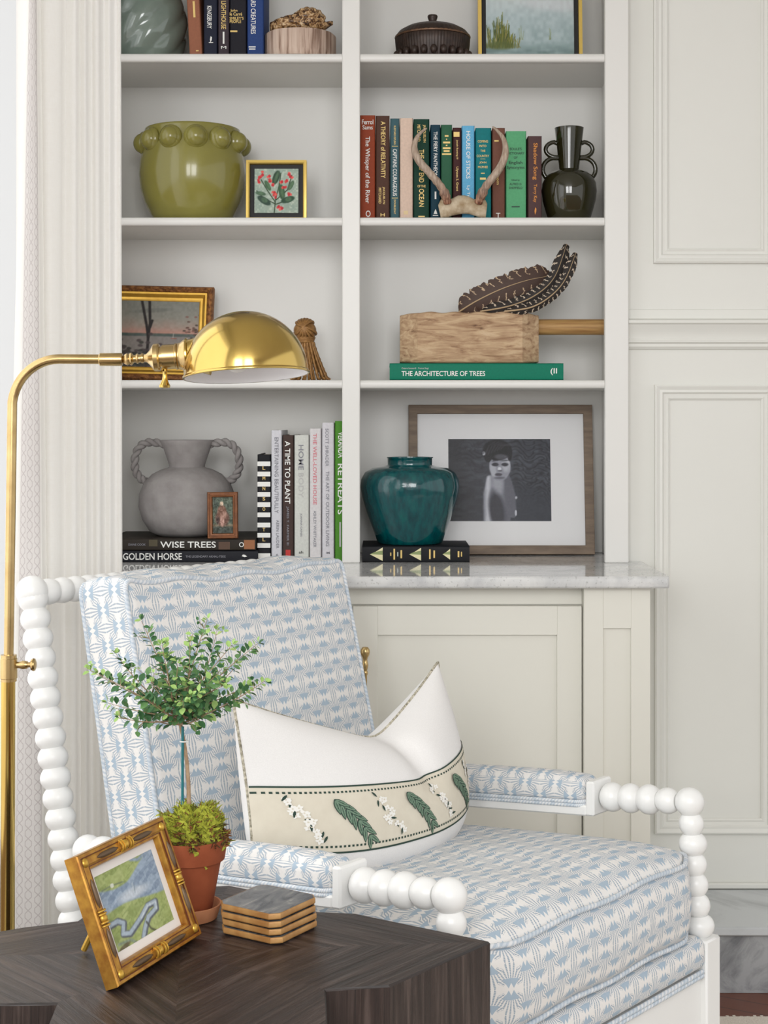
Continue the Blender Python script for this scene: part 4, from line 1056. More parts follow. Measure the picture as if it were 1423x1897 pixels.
# large black and white photograph
dP = 3.822; wP = .4685; hP = .381
WOODF = M_('weathered_wood_frame', (134, 116, 98), .6, var=(104, 88, 74), vscale=14, vsc=(1, 1, 6), bmp=.3)
t = framed('framed_photograph', 'large wood-framed black and white photograph of a child leaning behind the teal jar', 929, dP, zc+.0004, wP, hP, [(0, 0), (0, -.019), (.001, -.020), (.0215, -.020), (.0225, -.019), (.0225, -.010)], WOODF, lean=math.radians(8.2))
backing(t, wP, hP)
MB().box((-wP/2+.02, -.0085, .02), (wP/2-.02, -.0035, hP-.02)).build('mat_board', MATW, t, 0)
def child(u, v):
    n = vnoise(u, v, 14, 34, 31); n2 = vnoise(u, v, 60, 50, 32); n1 = vnoise(u, v, 4, 4, 33)
    img = np.zeros(u.shape+(3,))+np.array((78, 81, 90)); img = put(img, soft(.5-n, .4)*.75, (44, 45, 53)); img = put(img, soft(u-.25+.2*(n1-.5), .4)*.6, (34, 34, 40)); img = put(img, soft(.62-n, .3)*.5*soft(.3-u, .3), (84, 88, 98))
    img = put(img, soft(v-.36+.5*(u-.95), .12)*soft(.64-u, .03), (62, 65, 74))
    sk = (150, 152, 162); lt = (196, 198, 206); dk = (66, 66, 76); hair = (26, 25, 30)
    # shoulders, arms, torso
    body = np.maximum.reduce([ell(u, v, .49, .40, .115, .17, 0, .12), ell(u, v, .49, .16, .12, .34, 0, .08), pline(u, v, [(.41, .52), (.375, .33), (.375, .0)], .035, .02), pline(u, v, [(.57, .52), (.615, .32), (.625, .08)], .034, .02)])
    img = put(img, body, sk); img = put(img, body*soft(np.abs(u-.385)-.022, .03), lt)
    img = put(img, body*ell(u, v, .47, .13, .075, .24, .1, .5)*.9, (54, 54, 62)); img = put(img, body*soft(.53-u, .05)*.55, dk); img = put(img, body*ell(u, v, .49, .45, .05, .12, 0, .6)*.5, (176, 178, 186))
    img = put(img, ell(u, v, .375, .02, .012, .05, 0, .3), lt); img = put(img, ell(u, v, .655, .10, .010, .035, 0, .3), lt); img = put(img, ell(u, v, .66, .285, .012, .018, 0, .3)*.8, lt)
    # head, hair, features
    img = put(img, ell(u, v, .505, .665, .105, .155, .08, .08), sk); img = put(img, ell(u, v, .50, .56, .08, .07, 0, .2), sk); img = put(img, ell(u, v, .565, .70, .04, .10, 0, .5)*.7, lt); img = put(img, ell(u, v, .435, .62, .03, .08, .1, .5)*.6, lt)
    img = put(img, ell(u, v, .48, .865, .140, .128, -.12, .08), (18, 17, 21)); img = put(img, ell(u, v, .385, .79, .038, .075, .1, .15), hair); img = put(img, ell(u, v, .60, .83, .025, .10, 0, .15), hair)
    for q in range(6): img = put(img, pline(u, v, [(.36+.03*q, .80+.015*q), (.40+.03*q, .92), (.47+.03*q, .975-.01*q)], .005, .008)*.55, (92, 92, 100))
    img = put(img, ell(u, v, .348, .825, .014, .025, 0, .3)*.9, (190, 192, 200)); img = put(img, ell(u, v, .52, .78, .07, .035, -.1, .4)*.6, (120, 120, 130))
    for ex in (.458, .553): img = put(img, ell(u, v, ex, .688, .034, .022, 0, .5)*.9, (44, 44, 52)); img = put(img, ell(u, v, ex, .735, .036, .010, .12, .4)*.7, (56, 56, 64))
    img = put(img, ell(u, v, .500, .635, .018, .022, 0, .4)*.9, (214, 216, 222)); img = put(img, ell(u, v, .505, .612, .022, .010, 0, .4)*.7, (70, 70, 78)); img = put(img, ell(u, v, .49, .565, .035, .018, 0, .4)*.85, (66, 62, 72)); img = put(img, ell(u, v, .50, .525, .05, .016, 0, .5)*.6, (84, 84, 94))
    img = put(img, soft(np.abs((v*17+u*3+1.2*n+.8*np.sin(u*26)) % 1-.5)-.16, .2)*(1-np.clip(body+ell(u, v, .49, .72, .15, .24, 0, .1), 0, 1))*.45*soft(.25-v+.5*(1-u), .3), (20, 21, 26))
    return 255*(np.clip(img+(n2[..., None]-.5)*8, 0, 255)/255)**1.12
cw_, chh = 190*3.83/F, 153*3.84/F
canvas('print', cw_, chh, child, PRINT, t, x0=X(832, 3.84)-X(929, 3.84), z0=Z(966, 3.835)-zc+.0005, y=-.0088, nu=190, nv=150)
MB().box((-wP/2+.0215, -.0122, .0215), (wP/2-.0215, -.0107, hP-.0215)).build('glazing', CLEARG, t, 0)

# tiny frame on the book stack
dS = 3.618; wS = 56.5*dS/F; hS = 86*dS/F
BRZ = M_('bronze_wood_frame', (136, 84, 46), .4, .3, var=(100, 58, 30), vscale=60)
t = framed('framed_picture', 'tiny bronze-framed picture of a seated figure against the grey jar', 413.5, dS+.002, ZG, wS, hS, [(0, 0), (0, -.008), (.002, -.011), (.004, -.011), (.005, -.0085), (.007, -.0085), (.008, -.0105), (.0105, -.010), (.0125, -.006), (.0125, -.003)], BRZ, lean=math.radians(2.5), roll=math.radians(-.8))
backing(t, wS, hS, -.001, .003)
def icon(u, v):
    n = vnoise(u, v, 8, 12, 41); n2 = vnoise(u, v, 20, 30, 42)
    img = np.zeros(u.shape+(3,))+np.array((88, 100, 84)); img = put(img, soft(.6-n, .4)*.7, (60, 70, 62)); img = put(img, soft(v-.2, .1)*.8, (62, 68, 62)); img = put(img, soft(np.abs(v-.22)-.03, .05)*.7, (140, 118, 96))
    img = put(img, ell(u, v, .48, .42, .34, .22, 0, .3), (110, 78, 66)); img = put(img, ell(u, v, .46, .60, .22, .18, 0, .3), (128, 92, 76)); img = put(img, ell(u, v, .45, .82, .09, .06, 0, .3), (208, 184, 160)); img = put(img, ell(u, v, .47, .34, .10, .16, .1, .5)*.9, (196, 156, 142)); img = put(img, ell(u, v, .60, .5, .08, .1, .4, .5)*.8, (172, 134, 118)); img = put(img, ell(u, v, .26, .36, .08, .1, 0, .5)*.7, (60, 44, 42))
    return img+(n2[..., None]-.5)*60
canvas('print', wS-.024, hS-.024, icon, PRINT, t, z0=.012, y=-.0045, nu=60, nv=90)

# carved gilt frame on the star table
a_ = .3779; yw = 1.18295; wV = .1944; hV = .154; tV = .0191
Bp = Vector((-.31852, 1.73168, TZ))+Vector((math.cos(yw), math.sin(yw), 0))*wV/2
prof = [(0, 0), (0, -.0168), (.0012, -.0185), (.0045, -.0185), (.0052, -.0172), (.0085, -.0185), (.0140, -.0191), (.0165, -.0180), (.0172, -.0165), (.0200, -.0160), (.0215, -.0120), (.0215, -.006)]
t = framed('framed_painting', 'small river-valley painting in a carved gilt frame tilted back on the star table', 0, Bp.y, TZ+.0002, wV, hV, prof, GILT, lean=a_, yaw=yw, x=Bp.x)
backing(t, wV, hV)
DKG = M_('dark_gilt_inlay', (104, 84, 64), .45, .4); REDL = M_('worn_red_bole', (104, 52, 34), .5, .2)
def bead_run(mb, x0, z0, x1, z1):
    d_ = Vector((x1-x0, 0, z1-z0)); L = d_.length; d_.normalize(); y = -.0188
    pt = lambda t_: Vector((x0, y, z0))+d_*(L*t_)
    mb.tube([pt(.12+.28*i/6) for i in range(7)], [.0006, .0028, .0034, .0034, .0034, .0028, .0006], 10, mi=1)
    mb.tube([pt(.60+.28*i/6) for i in range(7)], [.0006, .0028, .0034, .0034, .0034, .0028, .0006], 10, mi=1)
    mb.sphere(pt(.5), (.0058, .0048, .0058), 14, 10)
    for q in (.43, .46, .54, .57): mb.tube([pt(q)+Vector((-d_.z, 0, d_.x))*.0062*math.cos(w_)+Vector((0, -1, 0))*.0042*math.sin(w_) for w_ in [PI*k/8 for k in range(9)]], .0013, 6)
mb = MB(); i_ = .0112
bead_run(mb, -wV/2+.016, i_, wV/2-.016, i_); bead_run(mb, -wV/2+.016, hV-i_, wV/2-.016, hV-i_)
bead_run(mb, -wV/2+i_, .016, -wV/2+i_, hV-.016); bead_run(mb, wV/2-i_, .016, wV/2-i_, hV-.016)
for sx in (-1, 1):
    for zz in (i_, hV-i_): mb.sphere((sx*(wV/2-i_), -.018, zz), (.0058, .004, .0058), 12, 8)
mb.build('carved_beading', [GILTB, DKG], t, 50)
mb = MB(); mb.rect_sweep(-wV/2, wV/2, 0, hV, [(.0046, -.0172), (.0046, -.0187), (.0053, -.0187), (.0053, -.0172)]); mb.rect_sweep(-wV/2, wV/2, 0, hV, [(.0166, -.0165), (.0166, -.0181), (.0174, -.0181), (.0174, -.0160)]); mb.build('worn_edge', REDL, t, 25)
MB().box((-wV/2+.02, -.0075, .02), (wV/2-.02, -.0035, hV-.02)).build('mat_board', M_('pale_mat_board', (232, 226, 220), .7), t, 0)
def valley(u, v):
    n = vnoise(u, v, 10, 8, 51); n2 = vnoise(u, v, 40, 34, 52); st = vnoise(u*.7+v*.3, v*.7-u*.3+.3, 10, 44, 53)
    img = np.zeros(u.shape+(3,))+np.array((152, 166, 100)); img = put(img, n*.6, (178, 186, 130)); img = put(img, (st > .6)*.35, (112, 130, 70))
    # blue water across the middle
    top = .80-.06*np.sin(u*5)+.22*np.maximum(0, u-.45)**1.2*1.6; bot = .47+.05*np.sin(u*4+.5)
    wtr = soft(v-top, .03)*soft(bot-v, .03); img = put(img, wtr, (150, 166, 184)); img = put(img, wtr*(st > .52)*.5, (112, 130, 152)); img = put(img, wtr*ell(u, v, .5, .58, .25, .07, 0, .8)*.8, (206, 212, 218))
    img = put(img, pline(u, v, [(.62, 1.0), (.74, .955), (.9, 1.0)], .02, .03), (140, 158, 180)); img = put(img, pline(u, v, [(.05, .795), (.2, .805), (.4, .78)], .008, .02)*.6, (80, 92, 92))
    img = put(img, ell(u, v, .22, .80, .03, .03, 0, .4)*.8, (226, 226, 220)); img = put(img, seg(u, v, .52, .60, .53, .70, .012, .02)*.7, (190, 200, 206)); img = put(img, seg(u, v, .53, .58, .56, .70, .005, .02)*.7, (104, 120, 132))
    # winding stream
    p = [(0, .345), (.14, .35), (.22, .29), (.16, .17), (.27, .13), (.5, .24), (.66, .34), (.80, .34), (.78, .25), (.62, .20), (.52, .10), (.45, .0)]
    img = put(img, pline(u, v, p, .045, .02), (92, 96, 104)); img = put(img, pline(u, v, [(x-.008, y+.008) for x, y in p], .028, .02), (164, 178, 190)); img = put(img, pline(u, v, p[5:9], .010, .02)*.7, (206, 214, 218))
    img = put(img, pline(u, v, [(.30, .0), (.24, .06), (.05, .08)], .018, .03)*.7, (120, 134, 136)); img = put(img, pline(u, v, [(.56, .16), (.60, .05), (.66, .0)], .012, .02)*.8, (72, 72, 62)); img = put(img, ell(u, v, .12, .02, .1, .03, .2, .5)*.8, (92, 80, 62))
    return img+(n2[..., None]-.5)*22
canvas('print', .194-.066, .154-.064, valley, PRINT, t, x0=-.064, z0=.032, y=-.0079, nu=170, nv=130)
ca, sa = math.cos(a_), math.sin(a_)
mb = MB(); ft = (.095*ca, .095*sa); mb.tube([(0, .001, hV*.72), (0, ft[0]-.002, ft[1]+.003)], .004, 8); mb.tube([(-.012, .003, hV*.74), (.012, .003, hV*.74)], .003, 8)
mb.build('easel_strut', GILTB, t)

# ================================================================== POTTERY
def glaze(name, col, var, rough=.12, vscale=10, coat=.6, bmp=.05, vsc=(1, 1, 1), spec=.5):
    return M_(name, col, rough, var=var, vscale=vscale, coat=coat, bmp=bmp, vsc=vsc, spec=spec)
# olive pot with round knobs
dO = 3.74; sO = dO/F; zO = sh[1]+.0004; hO = Z(241, dO)-zO
t = thing('knobbed_planter', 'olive-green glazed pot with round knobs around its rim', 'pot', (X(357, dO), dO, zO))
OLV = glaze('olive_glaze', (139, 134, 66), (126, 120, 56), .2, 6, .35)
pr = [(.001, .002), (60, 0), (66, 1.5), (75, 14), (88, 42), (95.5, 70), (98.5, 98), (97, 122), (93, 145), (89, 160), (87.5, 176), (88.5, 186), (87.5, 190), (85, 191), (83, 188), (84, 160), (90, 110), (84, 40), (55, 10), (.001, 9)]
kz = hO/191.0
MBo = MB(); MBo.lathe([(r*sO if r > .01 else r, z*kz) for r, z in pr], 72); MBo.build('body', OLV, t, 60)
kb = None
for i in range(12):
    an = 2*PI*i/12+.19
    if kb is None:
        mb = MB(); mb.sphere((0, 0, 0), (.0240, .0250, .0250), 24, 16)
        mb.lathe([(.0295, -.004), (.0285, .003), (.022, .009)], 24, Matrix.Rotation(PI/2, 4, 'Y') @ Matrix.Translation((0, 0, 0))); kb = o = mb.build('knob', OLV, t, 60)
    else:
        o = kb.copy(); COL.objects.link(o); o.parent = t
    R = 91*sO; o.location = (R*math.cos(an), R*math.sin(an), 147*sO); o.rotation_euler = (0, 0, an)

# swirled glass vase at the top left
dV = 3.745; sV = dV/F
SEAG = M_('sea_green_glass', (124, 138, 128), .12, var=(106, 120, 112), vscale=8, coat=.7)
pr = [(.001, .002), (52, 0), (57, 2), (66, 22), (72, 50), (74, 78), (71, 108), (62, 136), (46, 160), (34, 172), (33, 200), (36, 206), (33, 205), (30, 196), (.001, 190)]
mb = MB(); prf = []
for i in range(len(pr)-1):
    for k in range(6): f_ = k/6; prf.append((pr[i][0]*(1-f_)+pr[i+1][0]*f_, pr[i][1]*(1-f_)+pr[i+1][1]*f_))
mb.lathe([(max(.0004, r*sV), z*sV) for r, z in prf], 96, rmod=lambda an, z: 1+.055*abs(math.sin(4*(an-z*11)))*min(1, max(0, (.21-z)*12)))
o = mb.build('swirl_vase', SEAG, None, 60); o.location = (X(270, dV), dV, sh[0]+.0004); tag(o, 'sea-green glass vase with swirled ridges on the top shelf', 'vase')

# dark two-handled vase
dD = 3.70; sD = dD/F; zD = sh[1]+.0004
t = thing('handled_vase', 'glossy dark olive vase with double-loop handles beside the book row', 'vase', (X(1054.5, dD), dD, zD))
DKO = glaze('dark_olive_glaze', (46, 44, 20), (34, 33, 17), .07, 8, .6, .0)
yb = HY-(zD-EYE)/sD      # px of the base
pr = [(.001, 408), (37, 409), (39, 406), (44, 390), (49, 372), (51, 355), (49.5, 340), (44, 328), (35, 320), (24, 317), (18.5, 314), (19, 306), (21, 290), (24, 262), (26.5, 240), (27, 237.5), (25.5, 237), (24, 241), (17, 300), (.001, 310)]
mb = MB(); mb.lathe([(max(.0003, r*sD), (yb-min(y, yb))*sD) for r, y in pr], 64); mb.build('body', DKO, t, 45)
for sx in (-1, 1):
    cs = []
    def Pp(x, y): return Vector((sx*x*sD, 0, (yb-y)*sD))
    for a0, a1, cx, cy, rx, ry in ((100, -85, 26, 277, 19, 14), ):
        cs = [Pp(22, 266)]+[Pp(25+18.5*math.cos(math.radians(a)), 277-14*math.sin(math.radians(a))) for a in range(80, -81, -16)]+[Pp(21, 291.5)]
    m_ = MB(); m_.tube(cs, 4.0*sD, 14); m_.build('handle', DKO, t, 60)
    cs = [Pp(20, 293)]+[Pp(26+23*math.cos(math.radians(a)), 314-21.5*math.sin(math.radians(a))) for a in range(80, -41, -15)]+[Pp(40, 333)]
    m_ = MB(); m_.tube(cs, 4.2*sD, 14); m_.build('handle', DKO, t, 60)

# grey amphora with rope handles
dA = 3.725; sA = dA/F
t = thing('rope_handled_jar', 'matte grey clay jar with twisted rope handles standing on two books', 'jar', (X(346.5, dA), dA, ZG))
CLAY = M_('grey_clay', (156, 152, 150), .9, var=(136, 131, 130), vscale=26, bmp=.35, bdist=.002, spec=.2)
ybA = 785-(ZG-EYE)/sA
pr = [(.001, 1004), (44, 1005), (52, 1000), (68, 984), (82, 962), (89, 938), (88, 915), (79, 893), (64, 878), (46, 869), (37, 867), (33, 865), (33.5, 860), (38, 846), (45, 826), (49.5, 817), (49, 815), (46, 817), (38, 838), (30, 862), (.001, 868)]
prf = []
for i in range(len(pr)-1):
    for k in range(3): f_ = k/3; prf.append((pr[i][0]*(1-f_)+pr[i+1][0]*f_, pr[i][1]*(1-f_)+pr[i+1][1]*f_))
mb = MB(); mb.lathe([(max(.0003, r*sA), max(0, (ybA-y)*sA)) for r, y in pr], 64); mb.build('body', CLAY, t, 50)
for sx in (-1, 1):
    path = [(43, 823), (58, 820), (74, 820), (87, 827), (95, 842), (97, 860), (94, 875), (86, 886), (76, 892)]
    path = cat([(x, y, 0, 0) if False else (x, y, 0., 0.) for x, y in path], 6) if False else path
    pp_ = []
    for i in range(len(path)-1):
        p0, p1, p2, p3 = path[max(i-1, 0)], path[i], path[i+1], path[min(i+2, len(path)-1)]
        for k in range(7):
            s_ = k/7; pp_.append(tuple(.5*(2*b_+(-a0+c_)*s_+(2*a0-5*b_+4*c_-d_)*s_*s_+(-a0+3*b_-3*c_+d_)*s_**3) for a0, b_, c_, d_ in zip(p0, p1, p2, p3)))
    pp_.append(path[-1]); mb = MB()
    for ph in (0, PI):
        rope = []
        for i, (x, y) in enumerate(pp_):
            a = pp_[max(i-1, 0)]; b = pp_[min(i+1, len(pp_)-1)]; tx, ty = b[0]-a[0], b[1]-a[1]; L = math.hypot(tx, ty); nx_, ny_ = -ty/L, tx/L
            w_ = i*.50*sx+ph; o1 = 3.6*math.cos(w_); o2 = 3.6*math.sin(w_)
            rope.append(Vector((sx*(x+nx_*o1)*sA, o2*sA, (ybA-y-ny_*o1)*sA)))
        mb.tube(rope, 4.6*sA, 10)
    mb.build('handle', CLAY, t, 60)

# teal ginger jar
dJ = 3.70; sJ = dJ/F; zJ = zc+wn_+.0007
ybJ = 785-(zJ-EYE)/sJ
def teal():
    m, nt, b = new_mat('teal_crackle_glaze')
    n = noise(nt, coords(nt, 'Object', (14, 14, 3)), 6, 4); n2 = noise(nt, coords(nt), 75, 3, .6)
    nt.links.new(ramp(nt, n, [(.3, (0, 56, 62)), (.55, (0, 76, 80)), (.8, (4, 92, 88))]), b.inputs['Base Color']); b.inputs['Roughness'].default_value = .12; b.inputs['Coat Weight'].default_value = .4; b.inputs['Coat Roughness'].default_value = .04
    bump(nt, b, n2, .18, .003); return m
pr = [(.001, 1006), (56, 1007), (60, 1004), (67, 985), (79, 952), (88.5, 920), (91.5, 902), (90, 888), (83, 875), (69, 867), (50, 864), (41.5, 861.5), (41, 860), (41.5, 849), (43, 848), (42.5, 846.5), (39, 847), (37, 860), (.001, 870)]
mb = MB(); mb.lathe([(max(.0003, r*sJ), max(0, (ybJ-y)*sJ)) for r, y in pr], 72, rmod=lambda an, z: 1+.006*math.cos(14*an)*math.exp(-((z-.17)/.05)**2))
o = mb.build('ginger_jar', teal(), None, 60); o.location = (X(759.5, dJ), dJ, zJ); tag(o, 'deep teal glazed ginger jar standing on the black mountain-peak book', 'jar')

# dark woven box with a lid
dB = 3.735; sB = dB/F
t = thing('lidded_box', 'dark bronze ribbed round box with knobbed lid and beaded foot on the top shelf', 'box', (X(801.5, dB), dB, sh[0]+.0004))
BRN = M_('dark_bronze', (64, 48, 40), .42, .25, var=(40, 29, 24), vscale=60); BRN2 = M_('worn_bronze_edge', (122, 92, 68), .4, .4, var=(80, 56, 40), vscale=90)
ybB = 785-(t.location.z-EYE)/sB
H_ = lambda y: (ybB-y)*sB
mb = MB(); mb.lathe([(max(.0003, r*sB), H_(y)) for r, y in [(.001, 122), (60, 122), (62, 120), (63, 110), (66, 100), (68, 86), (69, 74), (68, 72.5), (.001, 72)]], 216, rmod=lambda an, z: 1+.010*math.cos(72*an)); mb.build('body', BRN, t, 60)
mb = MB(); mb.lathe([(max(.0003, r*sB), H_(y)) for r, y in [(67, 72.4), (69.6, 71.5), (69.8, 69), (68, 67.5), (62, 60), (48, 52), (28, 46), (12, 43), (8, 42), (7, 39), (8.5, 35), (9.5, 31), (8.5, 28.5), (.001, 28)]], 144, rmod=lambda an, z: 1+(.007*math.cos(48*an) if z < H_(45) else 0)); lid = mb.build('lid', BRN, t, 60)
mb = MB(); mb.lathe([((69.4)*sB, H_(72.6)), (70.4*sB, H_(70.8)), (69.6*sB, H_(69))], 72); mb.build('rim_band', BRN2, lid, 60)
kb = None
for i in range(24):
    an = 2*PI*i/24
    if kb is None: mb = MB(); mb.sphere((0, 0, 0), (.0085, .0085, .0115), 12, 8); kb = o = mb.build('bead', BRN, t, 60)
    else: o = kb.copy(); COL.objects.link(o); o.parent = t
    o.location = (69*sB*math.cos(an), 69*sB*math.sin(an), H_(107)); o.rotation_euler = (0, 0, an)

# ================================================================== NATURAL OBJECTS
# log slice and shell
dK = 3.70; sK = dK/F
t = thing('log_slice', 'pale bark-edged log slice on the top shelf under the shell', 'log slice', (X(556, dK), dK, sh[0]+.0004))
def bark():
    m, nt, b = new_mat('pale_striped_bark'); n = noise(nt, coords(nt, 'Object', (60, 60, 3)), 1.6, 5)
    nt.links.new(ramp(nt, n, [(.34, (124, 98, 82)), (.46, (186, 162, 146)), (.66, (208, 188, 172))]), b.inputs['Base Color']); b.inputs['Roughness'].default_value = .8; bump(nt, b, n, .5, .004); return m
hK = Z(67, dK)-t.location.z
mb = MB(); mb.lathe([(.0004, 0), (62*sK, 0), (64.5*sK, .002), (66*sK, .02), (66*sK, hK-.004), (65*sK, hK-.0005)], 64, rmod=lambda an, z: 1+.012*math.sin(5*an)+.008*math.sin(11*an+1)); mb.build('bark', bark(), t, 50)
mb = MB(); mb.lathe([(.0004, hK), (40*sK, hK), (65*sK, hK-.0006)], 64, rmod=lambda an, z: 1+.012*math.sin(5*an)+.008*math.sin(11*an+1)); mb.build('cut_face', M_('cut_wood', (196, 172, 146), .8, var=(176, 150, 122), vscale=30), t, 50)
def shell_mat():
    m, nt, b = new_mat('mottled_shell'); n = noise(nt, coords(nt, 'Object'), 75, 4, .6, 1.5)
    nt.links.new(ramp(nt, n, [(.40, (62, 42, 30)), (.47, (122, 86, 54)), (.54, (190, 152, 104)), (.7, (226, 206, 174))]), b.inputs['Base Color']); b.inputs['Roughness'].default_value = .35; bump(nt, b, n, .3, .003); return m
mb = MB()
def nod(d): return 1+.10*max(0, math.sin(11*d.x+3))*max(0, d.z)+.07*math.sin(9*d.x+7*d.y)+.05*math.sin(21*d.z+8*d.x)
mb.sphere((-.008, 0, .020), (.066, .042, .0235), 44, 28, fn=nod)
mb.sphere((.018, -.004, .031), (.042, .038, .029), 40, 26, fn=lambda d: 1+.08*math.sin(6*math.atan2(d.z, d.x)+9*d.y)+.05*math.sin(14*d.y+9*d.x))
mb.sphere((-.056, .0, .016), (.030, .026, .018), 28, 18, fn=lambda d: 1+.12*max(0, math.sin(13*d.x)))
lip = []
for i in range(18):     # flared lip and siphon running to the right
    f_ = i/17; x = .020+f_*.062; w_ = .034*(1-f_)**.7+.006
    lip.append([Vector((x, w_*math.cos(2*PI*k/16), .017+.002*math.sin(9*f_)+.008*f_**4+(.013*(1-f_)+.0045)*math.sin(2*PI*k/16))) for k in range(16)])
mb.surf(lip, cv=True)
o = mb.build('conch_shell', shell_mat(), None, 70)
lowz = min(p[2] for p in mb.v); o.location = (X(563, dK)-.004, dK-.005, t.location.z+hK-lowz+.0004); o.scale = (.92, .95, 1.0); tag(o, 'mottled brown and cream conch shell resting on the log slice', 'seashell')

# antlers on a skull plate
dN = 3.612; sN = dN/F
t = thing('antlers', 'small pair of antlers on a bone skull plate in front of the book row', 'antlers', (X(857, dN), dN, sh[1]+.0004))
def ant_mat():
    m, nt, b = new_mat('weathered_antler'); n = noise(nt, coords(nt, 'Object', (160, 160, 25)), 1.5, 4)
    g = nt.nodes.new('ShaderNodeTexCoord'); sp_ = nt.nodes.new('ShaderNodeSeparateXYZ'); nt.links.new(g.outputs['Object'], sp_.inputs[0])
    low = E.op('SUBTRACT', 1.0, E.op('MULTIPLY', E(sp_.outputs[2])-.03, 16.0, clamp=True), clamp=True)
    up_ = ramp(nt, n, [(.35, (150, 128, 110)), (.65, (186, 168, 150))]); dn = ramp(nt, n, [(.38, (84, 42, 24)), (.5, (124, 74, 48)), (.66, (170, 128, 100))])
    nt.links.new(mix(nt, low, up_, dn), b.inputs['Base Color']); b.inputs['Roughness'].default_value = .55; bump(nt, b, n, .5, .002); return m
ANT = ant_mat()
ybN = 785-(t.location.z-EYE)/sN
for path, nm in (([(829, 376), (826, 366), (818, 350), (806, 335), (791, 318), (776, 301), (768.5, 284), (768, 270), (773, 256), (781, 246), (791, 238)], 1), ([(886, 376), (890, 366), (899, 348), (912, 331), (924, 315), (933, 296), (935.5, 278), (932, 260), (923, 246), (912, 235)], 1)):
    sm = []
    for i in range(len(path)-1):
        p0, p1, p2, p3 = path[max(i-1, 0)], path[i], path[i+1], path[min(i+2, len(path)-1)]
        for k in range(5):
            s_ = k/5; sm.append(tuple(.5*(2*b_+(-a0+c_)*s_+(2*a0-5*b_+4*c_-d_)*s_*s_+(-a0+3*b_-3*c_+d_)*s_**3) for a0, b_, c_, d_ in zip(p0, p1, p2, p3)))
    sm.append(path[-1]); n_ = len(sm)
    rs = [(7.6*(1-.15*i/n_)-5.2*max(0, i/n_-.55)/.45+(1.6 if 4 < i < 9 else 0)+(.5*math.sin(i*1.9) if i < n_*.4 else 0))*sN for i in range(n_)]; rs[-1] = .0005
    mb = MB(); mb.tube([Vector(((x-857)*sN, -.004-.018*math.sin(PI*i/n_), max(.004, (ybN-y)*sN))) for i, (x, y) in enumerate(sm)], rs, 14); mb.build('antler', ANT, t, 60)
BONE = M_('aged_bone', (206, 192, 168), .7, var=(150, 126, 92), vscale=45, bmp=.4)
mb = MB(); P = []
top_ = [(-45, 24), (-40, 34), (-34, 37), (-26, 33), (-18, 36), (-8, 41), (4, 42), (14, 39), (22, 34), (30, 35), (36, 38), (43, 33), (46, 26)]
bot_ = [(-40, 0), (-38, 0), (-34, 0), (-26, 1), (-18, 4), (-8, 6), (4, 7), (14, 6), (22, 4), (30, 1), (36, 0), (40, 0), (43, 0)]
for (xt, zt_), (xb, zb2) in zip(top_, bot_):
    col_ = []
    for k in range(14):
        q = 2*PI*k/14; cz = (zt_+zb2)/2; rz = (zt_-zb2)/2; xm = xt if math.sin(q) > 0 else xb
        wy = 13*(1-.5*(abs(xt)/46)**4); col_.append(Vector((((xt+xb)/2+(xt-xb)/2*math.sin(q))*sN, (wy*math.cos(q)+6)*sN, (cz+rz*math.sin(q)+.4*math.sin(xt*1.3+q*3))*sN+.0006)))
    P.append(col_)
mb.surf(P, cv=True)
for row in (P[0], P[-1]): c_ = sum(row, Vector())/len(row); mb.add([c_]+row, [(0, 1+i, 1+(i+1) % 14) for i in range(14)])
mb.build('skull_plate', BONE, t, 60)

# gold tassel
dZ = 3.735; sZ = dZ/F
t = thing('tassel', 'antique gold rope tassel with a woven knot standing behind the lamp shade', 'tassel', (X(573, dZ), dZ, sh[2]+.0004))
TAS = M_('bronze_gold_cord', (172, 128, 72), .45, .2, var=(122, 84, 44), vscale=120, bmp=.4)
ybZ = 785-(t.location.z-EYE)/sZ
Q = lambda x, y, yy=0: Vector(((x-573)*sZ, yy*sZ, (ybZ-y)*sZ))
mb = MB(); mb.sphere(Q(565, 612), (21*sZ, 20*sZ, 18*sZ), 20, 14)
for band in range(7):
    an = -1.0+band*.34; pts = []
    for k in range(28):
        q = 2*PI*k/28; ax = Vector((math.cos(an), 0, math.sin(an))); u_ = Vector((-math.sin(an), 0, math.cos(an)))
        pts.append(Q(565, 612)+(u_*math.cos(q)*21+Vector((0, 1, 0))*math.sin(q)*20.5+ax*(band-3)*1.6+ax*2.5*math.sin(2*q))*sZ)
    mb.tube(pts, 2.6*sZ, 8, closed=True)
for band in range(4):
    mb.tube([Q(566, 626)+Vector(((17-band)*math.cos(2*PI*k/24), (17-band)*math.sin(2*PI*k/24), -band*2.6))*sZ for k in range(24)], 1.9*sZ, 6, closed=True)
mb.build('knot', TAS, t, 60)
mb = MB()
for i in range(34):
    an = 2*PI*i/34+.05; c_, s_ = math.cos(an), math.sin(an); pts = []; rs = []
    rin = .8 if i % 2 else 1
    for k in range(19):
        f_ = k/18; rad = (13+20*f_**1.25+(4 if f_ > .95 else 0))*rin; pts.append(Q(568+7*f_, 634+(ybZ-637)*f_, 0)+Vector((c_*rad, s_*rad*.9, 0))*sZ); rs.append((2.3+.55*math.sin(k*2.6+i))*sZ)
    mb.tube(pts, rs, 7)
o = mb.build('cord_fringe', TAS, t, 70); o['kind'] = 'stuff'

